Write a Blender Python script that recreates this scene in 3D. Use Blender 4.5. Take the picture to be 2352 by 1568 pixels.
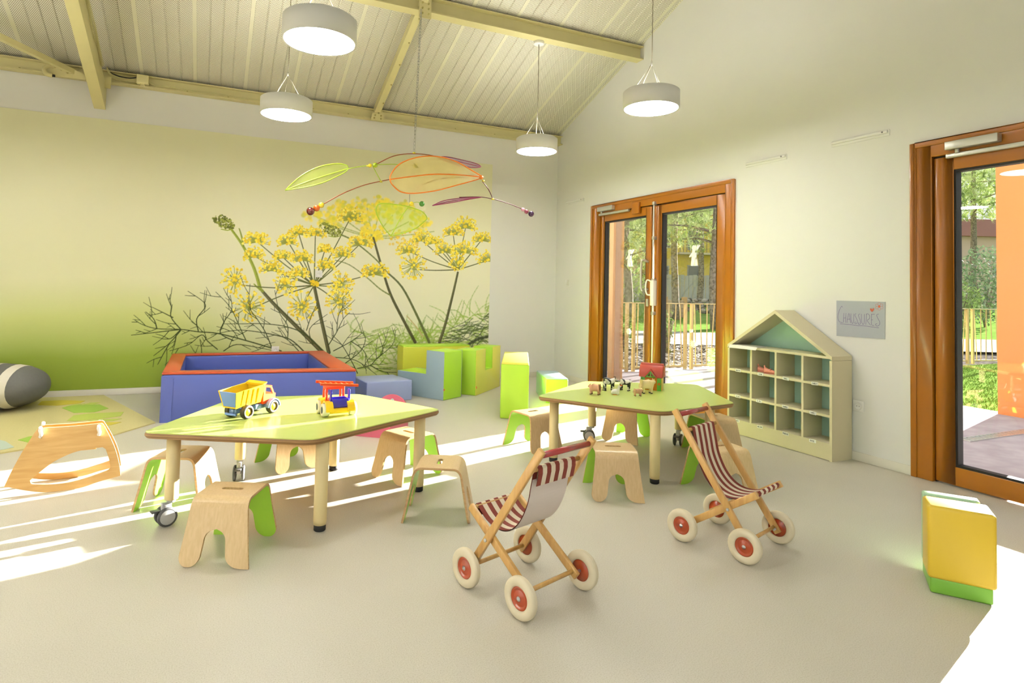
import bpy, bmesh, math, random
from math import sin, cos, tan, pi, radians, atan2, sqrt, hypot
from mathutils import Vector, Matrix

# ------------------------------------------------------------------ scene
for _o in list(bpy.data.objects):
    bpy.data.objects.remove(_o, do_unlink=True)
SC = bpy.context.scene
COL = SC.collection
random.seed(7)

# ------------------------------------------------------------------ camera
FPX, CXP, CYP, CAMH = 1383.06, 1101.5, 603.6, 1.18
YAW, ROLL, PITCH = .4194, .0251, .0403
Fv = Vector((sin(YAW)*cos(PITCH), cos(YAW)*cos(PITCH), sin(PITCH)))
Rv = Vector((cos(YAW), -sin(YAW), 0))
Uv = Rv.cross(Fv)
RC = Rv*cos(ROLL) + Uv*sin(ROLL)
UC = Uv*cos(ROLL) - Rv*sin(ROLL)
CAMO = Vector((0, 0, CAMH))
cam_d = bpy.data.cameras.new('camera')
cam = bpy.data.objects.new('camera', cam_d)
COL.objects.link(cam)
cam.matrix_world = Matrix(((RC.x, UC.x, -Fv.x, 0), (RC.y, UC.y, -Fv.y, 0), (RC.z, UC.z, -Fv.z, CAMH), (0, 0, 0, 1)))
cam_d.sensor_width = 36
cam_d.lens = FPX/2352*36
cam_d.shift_x = (1176-CXP)/2352
cam_d.shift_y = (CYP-784)/2352
cam_d.clip_start = .05
cam_d.clip_end = 300
SC.camera = cam

# ------------------------------------------------------------------ world, sun, exposure
SUN_AZ, SUN_EL = radians(75), radians(9.3)
wd = bpy.data.worlds.new('sky'); SC.world = wd; wd.use_nodes = True
_n = wd.node_tree.nodes; _l = wd.node_tree.links
_bg = _n['Background']
_tc = _n.new('ShaderNodeTexCoord'); _sx = _n.new('ShaderNodeSeparateXYZ'); _cr = _n.new('ShaderNodeValToRGB')
_l.new(_tc.outputs['Generated'], _sx.inputs[0]); _l.new(_sx.outputs['Z'], _cr.inputs[0])
_cr.color_ramp.elements[0].position = 0.0; _cr.color_ramp.elements[0].color = (1.0, .985, .95, 1)
_cr.color_ramp.elements[1].position = .55; _cr.color_ramp.elements[1].color = (.74, .87, 1.0, 1)
_l.new(_cr.outputs[0], _bg.inputs[0])
_bg.inputs[1].default_value = .76
sun_d = bpy.data.lights.new('sun', 'SUN'); sun_d.energy = 44; sun_d.angle = radians(.3); sun_d.color = (1, .96, .88)
sun = bpy.data.objects.new('sun', sun_d); COL.objects.link(sun)
_sd = Vector((sin(SUN_AZ)*cos(SUN_EL), cos(SUN_AZ)*cos(SUN_EL), sin(SUN_EL)))
sun.location = _sd*40
sun.rotation_euler = _sd.to_track_quat('Z', 'Y').to_euler()
LAMP_W = 15.5
SC.view_settings.view_transform = 'Standard'
SC.view_settings.look = 'None'
SC.view_settings.gamma = 1
SC.view_settings.use_curve_mapping = False
SC.view_settings.exposure = 0.52
try:
    SC.cycles.use_denoising = True
    SC.cycles.max_bounces = 6
    SC.cycles.diffuse_bounces = 4
    SC.cycles.glossy_bounces = 2
    SC.cycles.use_adaptive_sampling = True
    SC.cycles.adaptive_threshold = .05
    SC.cycles.transparent_max_bounces = 16
    SC.cycles.sample_clamp_indirect = 6
    SC.cycles.caustics_reflective = False
    SC.cycles.caustics_refractive = False
except Exception:
    pass

# ------------------------------------------------------------------ pixel helpers
XD, YM = 4.319, 7.114          # door wall plane, mural wall plane
def ray(u, v): return Fv + RC*((u-CXP)/FPX) + UC*((CYP-v)/FPX)
def fl(u, v, z=0.0):
    d = ray(u, v); return CAMO + d*((z-CAMH)/d.z)
def onx(u, v, X=XD):
    d = ray(u, v); return CAMO + d*(X/d.x)
def ony(u, v, Y=YM):
    d = ray(u, v); return CAMO + d*(Y/d.y)
def onplane(u, v, p, n):
    d = ray(u, v); p = Vector(p); n = Vector(n)
    return CAMO + d*((p-CAMO).dot(n)/d.dot(n))
def atz(u, v, Z):               # at camera depth Z
    return CAMO + ray(u, v)*Z

# ------------------------------------------------------------------ materials
def lin(c): c = c/255.0; return c/12.92 if c <= .04045 else ((c+.055)/1.055)**2.4
def srgb(r, g, b): return (lin(r), lin(g), lin(b))
MATS = {}
def _new(name):
    m = bpy.data.materials.new(name); m.use_nodes = True
    nt = m.node_tree; b = nt.nodes['Principled BSDF']
    return m, nt, b
def mat(name, col, rough=.5, var=.06, scale=30, metal=0, bump=0, spec=.5, stretch=None, alpha=None, coat=0, emit=0, trans=0):
    """plain paint or plastic with a fine procedural unevenness"""
    if name in MATS: return MATS[name]
    m, nt, b = _new(name)
    tc = nt.nodes.new('ShaderNodeTexCoord'); mp = nt.nodes.new('ShaderNodeMapping')
    nz = nt.nodes.new('ShaderNodeTexNoise'); nz.inputs['Scale'].default_value = scale; nz.inputs['Detail'].default_value = 3
    nt.links.new(tc.outputs['Object'], mp.inputs[0]); nt.links.new(mp.outputs[0], nz.inputs[0])
    if stretch: mp.inputs['Scale'].default_value = stretch
    mx = nt.nodes.new('ShaderNodeMix'); mx.data_type = 'RGBA'
    lo = tuple(max(0, c*(1-var)) for c in col)+(1,); hi = tuple(min(1, c*(1+var)) for c in col)+(1,)
    mx.inputs[6].default_value = lo; mx.inputs[7].default_value = hi
    nt.links.new(nz.outputs['Fac'], mx.inputs[0]); nt.links.new(mx.outputs[2], b.inputs['Base Color'])
    b.inputs['Roughness'].default_value = rough; b.inputs['Metallic'].default_value = metal
    b.inputs['Specular IOR Level'].default_value = spec
    if coat: b.inputs['Coat Weight'].default_value = coat; b.inputs['Coat Roughness'].default_value = .15
    if alpha is not None: b.inputs['Alpha'].default_value = alpha
    if trans: b.inputs['Transmission Weight'].default_value = trans
    if emit:
        b.inputs['Emission Color'].default_value = tuple(col)+(1,); b.inputs['Emission Strength'].default_value = emit
    if bump:
        bp = nt.nodes.new('ShaderNodeBump'); bp.inputs['Strength'].default_value = bump; bp.inputs['Distance'].default_value = .01
        nt.links.new(nz.outputs['Fac'], bp.inputs['Height']); nt.links.new(bp.outputs[0], b.inputs['Normal'])
    MATS[name] = m; return m
def wood(name, c1, c2, rough=.42, axis=0, scale=9, coat=.25, fine=60):
    """fine straight grain running along a local axis"""
    if name in MATS: return MATS[name]
    m, nt, b = _new(name)
    tc = nt.nodes.new('ShaderNodeTexCoord'); mp = nt.nodes.new('ShaderNodeMapping')
    sc = [fine]*3; sc[axis] = scale*.25; mp.inputs['Scale'].default_value = sc
    nz = nt.nodes.new('ShaderNodeTexNoise'); nz.inputs['Scale'].default_value = 1.0; nz.inputs['Detail'].default_value = 4; nz.inputs['Distortion'].default_value = .6
    n2 = nt.nodes.new('ShaderNodeTexNoise'); n2.inputs['Scale'].default_value = 2.5
    nt.links.new(tc.outputs['Object'], mp.inputs[0]); nt.links.new(mp.outputs[0], nz.inputs[0]); nt.links.new(tc.outputs['Object'], n2.inputs[0])
    ad = nt.nodes.new('ShaderNodeMath'); ad.operation = 'MULTIPLY_ADD'; ad.inputs[1].default_value = .5; 
    nt.links.new(n2.outputs['Fac'], ad.inputs[0]); nt.links.new(nz.outputs['Fac'], ad.inputs[2])
    cr = nt.nodes.new('ShaderNodeValToRGB')
    cr.color_ramp.elements[0].position = .5; cr.color_ramp.elements[0].color = tuple(c1)+(1,)
    cr.color_ramp.elements[1].position = .95; cr.color_ramp.elements[1].color = tuple(c2)+(1,)
    nt.links.new(ad.outputs[0], cr.inputs[0]); nt.links.new(cr.outputs[0], b.inputs['Base Color'])
    b.inputs['Roughness'].default_value = rough
    b.inputs['Coat Weight'].default_value = coat; b.inputs['Coat Roughness'].default_value = .25
    MATS[name] = m; return m
def ply(name, c1, c2, period=.0042, axis=2):
    """edge of plywood: thin layers"""
    if name in MATS: return MATS[name]
    m, nt, b = _new(name)
    tc = nt.nodes.new('ShaderNodeTexCoord'); wv = nt.nodes.new('ShaderNodeTexWave')
    wv.bands_direction = 'XYZ'[axis]; wv.inputs['Scale'].default_value = .314/period*.5; wv.inputs['Distortion'].default_value = .5
    cr = nt.nodes.new('ShaderNodeValToRGB'); cr.color_ramp.elements[0].color = tuple(c1)+(1,); cr.color_ramp.elements[1].color = tuple(c2)+(1,)
    nt.links.new(tc.outputs['Object'], wv.inputs[0]); nt.links.new(wv.outputs['Fac'], cr.inputs[0]); nt.links.new(cr.outputs[0], b.inputs['Base Color'])
    b.inputs['Roughness'].default_value = .5
    MATS[name] = m; return m
def glass_mat(name, tint=(1, 1, 1), refl=.07):
    """thin pane: mostly clear, mirrors a little"""
    if name in MATS: return MATS[name]
    m = bpy.data.materials.new(name); m.use_nodes = True; nt = m.node_tree
    nt.nodes.remove(nt.nodes['Principled BSDF']); out = nt.nodes['Material Output']
    t = nt.nodes.new('ShaderNodeBsdfTransparent'); t.inputs[0].default_value = tuple(tint)+(1,)
    g = nt.nodes.new('ShaderNodeBsdfGlossy'); g.inputs['Roughness'].default_value = .01
    lw = nt.nodes.new('ShaderNodeLayerWeight'); lw.inputs[0].default_value = .25
    ma = nt.nodes.new('ShaderNodeMath'); ma.operation = 'MULTIPLY_ADD'; ma.inputs[1].default_value = .35; ma.inputs[2].default_value = refl*.5
    nt.links.new(lw.outputs['Fresnel'], ma.inputs[0])
    mx = nt.nodes.new('ShaderNodeMixShader')
    nt.links.new(ma.outputs[0], mx.inputs[0]); nt.links.new(t.outputs[0], mx.inputs[1]); nt.links.new(g.outputs[0], mx.inputs[2]); nt.links.new(mx.outputs[0], out.inputs[0])
    MATS[name] = m; return m
def film_mat(name, col, a=.5):
    """coloured see-through film"""
    if name in MATS: return MATS[name]
    m = bpy.data.materials.new(name); m.use_nodes = True; nt = m.node_tree
    b = nt.nodes['Principled BSDF']; out = nt.nodes['Material Output']
    b.inputs['Base Color'].default_value = tuple(col)+(1,); b.inputs['Roughness'].default_value = .25
    t = nt.nodes.new('ShaderNodeBsdfTransparent'); t.inputs[0].default_value = tuple(1-(1-c)*.25 for c in col)+(1,)
    nz = nt.nodes.new('ShaderNodeTexNoise'); nz.inputs['Scale'].default_value = 6
    mr = nt.nodes.new('ShaderNodeMapRange'); mr.inputs[3].default_value = a-.06; mr.inputs[4].default_value = a+.06
    tc = nt.nodes.new('ShaderNodeTexCoord'); nt.links.new(tc.outputs['Object'], nz.inputs[0]); nt.links.new(nz.outputs['Fac'], mr.inputs[0])
    mx = nt.nodes.new('ShaderNodeMixShader')
    nt.links.new(mr.outputs[0], mx.inputs[0]); nt.links.new(t.outputs[0], mx.inputs[1]); nt.links.new(b.outputs[0], mx.inputs[2]); nt.links.new(mx.outputs[0], out.inputs[0])
    MATS[name] = m; return m
def print_mat(name, col, soft=False, rough=.6):
    """printed ink on the wall paper; soft prints fade by their own edge attribute"""
    if name in MATS: return MATS[name]
    m, nt, b = _new(name); out = nt.nodes['Material Output']
    tc = nt.nodes.new('ShaderNodeTexCoord'); nz = nt.nodes.new('ShaderNodeTexNoise'); nz.inputs['Scale'].default_value = 14
    nt.links.new(tc.outputs['Object'], nz.inputs[0])
    mx = nt.nodes.new('ShaderNodeMix'); mx.data_type = 'RGBA'
    mx.inputs[6].default_value = tuple(c*.8 for c in col)+(1,); mx.inputs[7].default_value = tuple(min(1, c*1.2) for c in col)+(1,)
    nt.links.new(nz.outputs['Fac'], mx.inputs[0]); nt.links.new(mx.outputs[2], b.inputs['Base Color'])
    b.inputs['Roughness'].default_value = rough
    if soft:
        # thin ink layer: covers by 'ink', lets the rest of the paper show (light passes it twice)
        at = nt.nodes.new('ShaderNodeAttribute'); at.attribute_name = 'ink'
        df = nt.nodes.new('ShaderNodeBsdfDiffuse'); sc_ = nt.nodes.new('ShaderNodeVectorMath'); sc_.operation = 'SCALE'
        nt.links.new(mx.outputs[2], sc_.inputs[0]); nt.links.new(at.outputs['Fac'], sc_.inputs['Scale']); nt.links.new(sc_.outputs[0], df.inputs[0])
        om = nt.nodes.new('ShaderNodeMath'); om.operation = 'SUBTRACT'; om.inputs[0].default_value = 1; nt.links.new(at.outputs['Fac'], om.inputs[1])
        sq = nt.nodes.new('ShaderNodeMath'); sq.operation = 'SQRT'; nt.links.new(om.outputs[0], sq.inputs[0])
        t = nt.nodes.new('ShaderNodeBsdfTransparent'); nt.links.new(sq.outputs[0], t.inputs[0])
        ms = nt.nodes.new('ShaderNodeAddShader'); nt.links.new(df.outputs[0], ms.inputs[0]); nt.links.new(t.outputs[0], ms.inputs[1]); nt.links.new(ms.outputs[0], out.inputs[0])
        nt.nodes.remove(b)
    MATS[name] = m; return m

# ------------------------------------------------------------------ mesh builder
class MB:
    def __init__(s): s.v = []; s.f = []; s.m = []; s.sm = []; s.ink = []
    def add(s, vs, fs, m=0, smooth=False, ink=None):
        o = len(s.v); s.v += [tuple(p) for p in vs]
        s.ink += (ink if ink is not None else [1.0]*len(vs))
        for f in fs: s.f.append([o+i for i in f]); s.m.append(m); s.sm.append(smooth)
        return s
    def poly(s, vs, m=0): return s.add(vs, [list(range(len(vs)))], m)
    def box(s, lo, hi, m=0):
        x0, y0, z0 = lo; x1, y1, z1 = hi
        return s.add([(x0,y0,z0),(x1,y0,z0),(x1,y1,z0),(x0,y1,z0),(x0,y0,z1),(x1,y0,z1),(x1,y1,z1),(x0,y1,z1)],
                     [(3,2,1,0),(4,5,6,7),(0,1,5,4),(1,2,6,5),(2,3,7,6),(3,0,4,7)], m)
    def obox(s, c, ax, ay, az, m=0):
        c = Vector(c); ax = Vector(ax); ay = Vector(ay); az = Vector(az)
        vs = [c+ax*i+ay*j+az*k for k in (-1,1) for (i,j) in ((-1,-1),(1,-1),(1,1),(-1,1))]
        return s.add(vs, [(3,2,1,0),(4,5,6,7),(0,1,5,4),(1,2,6,5),(2,3,7,6),(3,0,4,7)], m)
    def bar(s, a, b, w, d, up=(0,0,1), m=0):
        a = Vector(a); b = Vector(b); t = (b-a); L = t.length; t.normalize()
        up = Vector(up); sd = t.cross(up)
        if sd.length < 1e-4: sd = t.cross(Vector((1,0,0)))
        sd.normalize(); u = sd.cross(t)
        return s.obox((a+b)/2, sd*(w/2), t*(L/2), u*(d/2), m)
    def prism(s, pts, fn, h0, h1, m=0, mside=None):
        n = len(pts)
        vs = [fn(x, y, h0) for x, y in pts]+[fn(x, y, h1) for x, y in pts]
        s.add(vs, [list(range(n-1, -1, -1)), list(range(n, 2*n))], m)
        s.add(vs, [(i, (i+1) % n, n+(i+1) % n, n+i) for i in range(n)], m if mside is None else mside)
        return s
    def cyl(s, a, b, r0, r1=None, n=16, m=0, caps=True, smooth=True):
        if r1 is None: r1 = r0
        a = Vector(a); b = Vector(b); t = (b-a).normalized()
        e = Vector((1,0,0)) if abs(t.x) < .9 else Vector((0,1,0))
        p = t.cross(e).normalized(); q = t.cross(p)
        A = [a+p*(r0*cos(2*pi*i/n))+q*(r0*sin(2*pi*i/n)) for i in range(n)]
        B = [b+p*(r1*cos(2*pi*i/n))+q*(r1*sin(2*pi*i/n)) for i in range(n)]
        s.add(A+B, [(i, n+i, n+(i+1) % n, (i+1) % n) for i in range(n)], m, smooth)
        if caps: s.add(A, [list(range(n))], m); s.add(B, [list(range(n-1, -1, -1))], m)
        return s
    def tube(s, pts, r, n=8, m=0, smooth=True, caps=True):
        pts = [Vector(p) for p in pts]; k = len(pts)
        rr = r if isinstance(r, (list, tuple)) else [r]*k
        t0 = (pts[1]-pts[0]).normalized(); e = Vector((0,0,1)) if abs(t0.z) < .9 else Vector((1,0,0))
        p = t0.cross(e).normalized(); vs = []
        for i in range(k):
            t = (pts[min(i+1, k-1)]-pts[max(i-1, 0)]).normalized()
            p = (p-t*p.dot(t)).normalized(); q = t.cross(p)
            vs += [pts[i]+p*(rr[i]*cos(2*pi*j/n))+q*(rr[i]*sin(2*pi*j/n)) for j in range(n)]
        fs = [(i*n+j, i*n+(j+1) % n, (i+1)*n+(j+1) % n, (i+1)*n+j) for i in range(k-1) for j in range(n)]
        s.add(vs, fs, m, smooth)
        if caps: s.add(vs[:n], [list(range(n-1, -1, -1))], m); s.add(vs[-n:], [list(range(n))], m)
        return s
    def lathe(s, prof, c=(0,0,0), ax=(0,0,1), n=24, m=0, smooth=True):
        c = Vector(c); t = Vector(ax).normalized(); e = Vector((1,0,0)) if abs(t.x) < .9 else Vector((0,1,0))
        p = (e-t*e.dot(t)).normalized(); q = t.cross(p); vs = []
        for (r, h) in prof: vs += [c+t*h+p*(r*cos(2*pi*i/n))+q*(r*sin(2*pi*i/n)) for i in range(n)]
        k = len(prof)
        s.add(vs, [(i*n+j, i*n+(j+1) % n, (i+1)*n+(j+1) % n, (i+1)*n+j) for i in range(k-1) for j in range(n)], m, smooth)
        if tuple(prof[0]) == tuple(prof[-1]): return s
        if prof[0][0] > 1e-5: s.add(vs[:n], [list(range(n-1, -1, -1))], m)
        if prof[-1][0] > 1e-5: s.add(vs[-n:], [list(range(n))], m)
        return s
    def ball(s, c, r, n=12, k=8, m=0, M=None):
        c = Vector(c); rx, ry, rz = (r, r, r) if not isinstance(r, (tuple, list)) else r
        vs = []
        for i in range(k+1):
            a = pi*i/k
            for j in range(n):
                b = 2*pi*j/n; p = Vector((rx*sin(a)*cos(b), ry*sin(a)*sin(b), rz*cos(a)))
                if M is not None: p = M @ p
                vs.append(c+p)
        return s.add(vs, [(i*n+j, (i+1)*n+j, (i+1)*n+(j+1) % n, i*n+(j+1) % n) for i in range(k) for j in range(n)], m, True)
    def xf(s, M):
        s.v = [tuple(M @ Vector(p)) for p in s.v]; return s
    def mesh(s, name, mats, bevel=0, segs=2, merge=True):
        me = bpy.data.meshes.new(name); me.from_pydata(s.v, [], s.f)
        if not isinstance(mats, (list, tuple)): mats = [mats]
        for mt in mats: me.materials.append(mt)
        me.polygons.foreach_set('material_index', s.m); me.polygons.foreach_set('use_smooth', s.sm)
        if any(k != 1.0 for k in s.ink):
            a = me.attributes.new('ink', 'FLOAT', 'POINT'); a.data.foreach_set('value', s.ink)
        if merge or bevel:
            bm = bmesh.new(); bm.from_mesh(me)
            bmesh.ops.remove_doubles(bm, verts=bm.verts, dist=1e-5)
            bmesh.ops.recalc_face_normals(bm, faces=bm.faces)
            if bevel:
                ed = [e for e in bm.edges if len(e.link_faces) == 2 and e.calc_face_angle(0) > .5]
                bmesh.ops.bevel(bm, geom=ed, offset=bevel, segments=segs, profile=.5, affect='EDGES', clamp_overlap=True)
                for f in bm.faces: f.smooth = True
            bm.to_mesh(me); bm.free()
        me.update(); return me
    def build(s, name, mats, parent=None, bevel=0, segs=2, world=False, merge=True):
        if world and parent is not None: s.xf(ROOTM[parent.name].inverted())
        me = s.mesh(name, mats, bevel, segs, merge)
        o = bpy.data.objects.new(name, me); COL.objects.link(o)
        if parent is not None:
            o.parent = parent
            if parent.name in ROOTM: ROOTM[o.name] = ROOTM[parent.name]
        else: ROOTM[o.name] = Matrix()
        if bevel:
            try: me.set_sharp_from_angle(angle=radians(50))
            except Exception: pass
        return o
ROOTM = {}
def thing(name, label, cat, loc=(0,0,0), rz=0, group=None):
    o = bpy.data.objects.new(name, None); COL.objects.link(o); o.empty_display_size = .1
    o.location = loc; o.rotation_euler = (0, 0, rz); o['label'] = label; o['category'] = cat
    if group: o['group'] = group
    ROOTM[o.name] = Matrix.Translation(Vector(loc)) @ Matrix.Rotation(rz, 4, 'Z')
    return o
def tag(o, label, cat, group=None):
    o['label'] = label; o['category'] = cat
    if group: o['group'] = group
    return o
def struct(o): o['kind'] = 'structure'; return o
def copy_tree(o, parent=None, loc=None, rz=None, label=None):
    c = o.copy(); COL.objects.link(c); c.parent = parent
    if loc is not None: c.location = loc
    if rz is not None: c.rotation_euler = (0, 0, rz)
    if label: c['label'] = label
    for ch in o.children: copy_tree(ch, c)
    return c
XY = lambda x, y, h: (x, y, h)          # prism in plan
YZ = lambda y, z, x: (x, y, z)          # prism along X
XZ = lambda x, z, y: (x, y, z)          # prism along Y
def arc(cx, cy, r, a0, a1, n): return [(cx+r*cos(a0+(a1-a0)*i/n), cy+r*sin(a0+(a1-a0)*i/n)) for i in range(n+1)]
def roundpoly(pts, r, n=5):
    out = []; k = len(pts)
    for i in range(k):
        p = Vector(pts[i]); a = Vector(pts[i-1]); b = Vector(pts[(i+1) % k])
        da = (a-p).normalized(); db = (b-p).normalized(); ang = da.angle(db)
        rr = r[i] if isinstance(r, (list, tuple)) else r
        d = min(rr/max(tan(ang/2), .05), (a-p).length*.45, (b-p).length*.45)
        P0 = p+da*d; P1 = p+db*d
        for j in range(n+1):
            t = j/n; q = P0*(1-t)**2+p*2*t*(1-t)+P1*t*t; out.append((q.x, q.y))
    return out
def spline(pts, n=6):
    P = [Vector(p) for p in pts]; out = []
    for i in range(len(P)-1):
        p0 = P[max(i-1, 0)]; p1 = P[i]; p2 = P[i+1]; p3 = P[min(i+2, len(P)-1)]
        for j in range(n):
            t = j/n
            out.append(.5*((2*p1)+(p2-p0)*t+(2*p0-5*p1+4*p2-p3)*t*t+(3*p1-p0-3*p2+p3)*t**3))
    out.append(P[-1]); return out
# ================================================================== SETTING
M_wall = mat('wall_paint', (.80, .79, .742), .75, .015, 4, spec=.25)
M_base = mat('baseboard_paint', (.78, .74, .64), .55, .02, 6)
M_steel = mat('cream_steel_paint', srgb(214, 204, 148), .45, .04, 8)
M_seam = mat('panel_lip_paint', srgb(222, 218, 190), .5, .03, 10)
def floor_mat():
    m, nt, b = _new('speckled_linoleum')
    tc = nt.nodes.new('ShaderNodeTexCoord')
    a = nt.nodes.new('ShaderNodeTexNoise'); a.inputs['Scale'].default_value = 240; a.inputs['Detail'].default_value = 3
    c = nt.nodes.new('ShaderNodeTexNoise'); c.inputs['Scale'].default_value = 2.0
    nt.links.new(tc.outputs['Object'], a.inputs[0]); nt.links.new(tc.outputs['Object'], c.inputs[0])
    cr = nt.nodes.new('ShaderNodeValToRGB'); e = cr.color_ramp.elements
    e[0].position = .28; e[0].color = (.49, .45, .345, 1); e[1].position = .50; e[1].color = (.60, .56, .46, 1)
    k = e.new(.75); k.color = (.65, .615, .525, 1)
    nt.links.new(a.outputs['Fac'], cr.inputs[0])
    mx = nt.nodes.new('ShaderNodeMix'); mx.data_type = 'RGBA'; mx.blend_type = 'MULTIPLY'; mx.inputs[0].default_value = .12
    nt.links.new(cr.outputs[0], mx.inputs[6]); nt.links.new(c.outputs['Fac'], mx.inputs[7]); nt.links.new(mx.outputs[2], b.inputs['Base Color'])
    b.inputs['Roughness'].default_value = .42; b.inputs['Specular IOR Level'].default_value = .45
    return m
def perf_mat():
    m, nt, b = _new('perforated_metal_paint')
    tc = nt.nodes.new('ShaderNodeTexCoord'); N = nt.nodes.new; L = nt.links.new
    P = .0145
    def dots(off):
        mp = N('ShaderNodeVectorMath'); mp.operation = 'MULTIPLY'; mp.inputs[1].default_value = (1/P, 1/(P*1.5), 0)
        L(tc.outputs['Object'], mp.inputs[0])
        ad = N('ShaderNodeVectorMath'); ad.operation = 'ADD'; ad.inputs[1].default_value = (off, off, 0); L(mp.outputs[0], ad.inputs[0])
        fr = N('ShaderNodeVectorMath'); fr.operation = 'FRACTION'; L(ad.outputs[0], fr.inputs[0])
        sb = N('ShaderNodeVectorMath'); sb.operation = 'SUBTRACT'; sb.inputs[1].default_value = (.5, .5, 0); L(fr.outputs[0], sb.inputs[0])
        ms = N('ShaderNodeVectorMath'); ms.operation = 'MULTIPLY'; ms.inputs[1].default_value = (1, 1.5, 0); L(sb.outputs[0], ms.inputs[0])
        ln = N('ShaderNodeVectorMath'); ln.operation = 'LENGTH'; L(ms.outputs[0], ln.inputs[0])
        return ln.outputs['Value']
    mn = N('ShaderNodeMath'); mn.operation = 'MINIMUM'; L(dots(0), mn.inputs[0]); L(dots(.5), mn.inputs[1])
    lt = N('ShaderNodeMath'); lt.operation = 'LESS_THAN'; lt.inputs[1].default_value = .29; L(mn.outputs[0], lt.inputs[0])
    mx = N('ShaderNodeMix'); mx.data_type = 'RGBA'
    mx.inputs[6].default_value = srgb(236, 233, 214)+(1,); mx.inputs[7].default_value = srgb(122, 112, 84)+(1,)
    L(lt.outputs[0], mx.inputs[0]); L(mx.outputs[2], b.inputs['Base Color']); b.inputs['Roughness'].default_value = .5
    return m
M_floor = floor_mat(); M_perf = perf_mat()
XL, YB, YR = -3.6, -4.6, 1.2           # left wall, wall behind the camera, ridge line
def zc(y): return 3.273+.377*(7.114-y) if y >= YR else 3.273+.377*(7.114-YR)-.377*(YR-y)
# floor
o = struct(MB().box((XL-.2, YB-.2, -.12), (XD+.2, YM+.2, 0)).build('floor', M_floor))
struct_floor = o
MB().box((3.268, -2.0, -.001), (3.272, 1.56, .0008)).build('weld_seam', mat('seam_line', (.42, .40, .36), .6), o)
# back wall with the mural
struct(MB().box((XL-.2, YM, 0), (XD+.2, YM+.2, 3.5)).build('wall_back', M_wall))
# door wall, gable shaped, two door openings
D1 = (4.021, 6.277, 2.22); D2 = (1.17, 2.521, 2.22)
g = MB()
for a, b in ((YB, D2[0]), (D2[1], D1[0]), (D1[1], YM)): g.box((XD, a, 0), (XD+.2, b, 2.22))
g.prism([(YB, 2.22), (YM, 2.22), (YM, zc(YM)+.05), (YR, zc(YR)+.05), (YB, zc(YB)+.05)], YZ, XD, XD+.2)
wr = struct(g.build('wall_right', M_wall, merge=False))
g = MB()
for a, b in ((YB-.2, D2[0]), (D2[1], D1[0]), (D1[1], YM+.2)): g.box((XD+.2, a, -.1), (XD+.225, b, 2.22))
g.prism([(YB-.2, 2.22), (YM+.2, 2.22), (YM+.2, zc(YM)+.05), (YR, zc(YR)+.05), (YB-.2, zc(YB)+.05)], YZ, XD+.2, XD+.225)
g.build('bounce_skin', mat('bounce_skin_dark', srgb(126, 122, 116), .85, .05, 3, spec=.05), wr, merge=False)  # unseen outer skin, added in a dark tone to cut sun bounce
# left wall and the wall behind the camera, with windows added for fill light
g = MB(); WL = [(-3.2, -.4, .6, 2.6)]
g.box((XL-.2, YB, 0), (XL, YM, .6)); g.box((XL-.2, YB, 2.6), (XL, YM, 3.3))
for a, b in ((YB, -3.2), (-.4, YM)): g.box((XL-.2, a, .6), (XL, b, 2.6))
g.prism([(YB, 3.3), (YM, 3.3), (YM, zc(YM)+.05), (YR, zc(YR)+.05), (YB, zc(YB)+.05)], YZ, XL-.2, XL)
struct(g.build('wall_left', M_wall, merge=False))
g = MB(); WF = [(-3.2, .1), (.5, 3.9)]
g.box((XL-.2, YB-.2, 0), (XD+.2, YB, .4)); g.box((XL-.2, YB-.2, 2.6), (XD+.2, YB, 3.4))
for a, b in ((XL-.2, -3.2), (.1, .5), (3.9, XD+.2)): g.box((a, YB-.2, .4), (b, YB, 2.6))
struct(g.build('wall_front', M_wall, merge=False))
M_pane = glass_mat('clear_pane')
M_white = mat('white_plastic', (.82, .81, .77), .35, .01, 20)
wi = 0
for (a, b, z0, z1) in WL:
    wi += 1; f = MB()
    for q in ((a, a+.06), (b-.06, b), ((a+b)/2-.03, (a+b)/2+.03)): f.box((XL-.13, q[0], z0), (XL-.06, q[1], z1))
    for q in ((z0, z0+.06), (z1-.06, z1)): f.box((XL-.13, a, q[0]), (XL-.06, b, q[1]))
    w = struct(f.build('window_%d' % wi, M_white, merge=False))
    for p0, p1 in ((a+.06, (a+b)/2-.03), ((a+b)/2+.03, b-.06)): MB().box((XL-.10, p0, z0+.06), (XL-.094, p1, z1-.06)).build('pane', M_pane, w)
for (a, b) in WF:
    wi += 1; f = MB()
    for q in ((a, a+.06), (b-.06, b), ((a+b)/2-.03, (a+b)/2+.03)): f.box((q[0], YB-.13, .4), (q[1], YB-.06, 2.6))
    for q in ((.4, .46), (2.54, 2.6)): f.box((a, YB-.13, q[0]), (b, YB-.06, q[1]))
    w = struct(f.build('window_%d' % wi, M_white, merge=False))
    for p0, p1 in ((a+.06, (a+b)/2-.03), ((a+b)/2+.03, b-.06)): MB().box((p0, YB-.10, .46), (p1, YB-.094, 2.54)).build('pane', M_pane, w)
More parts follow.
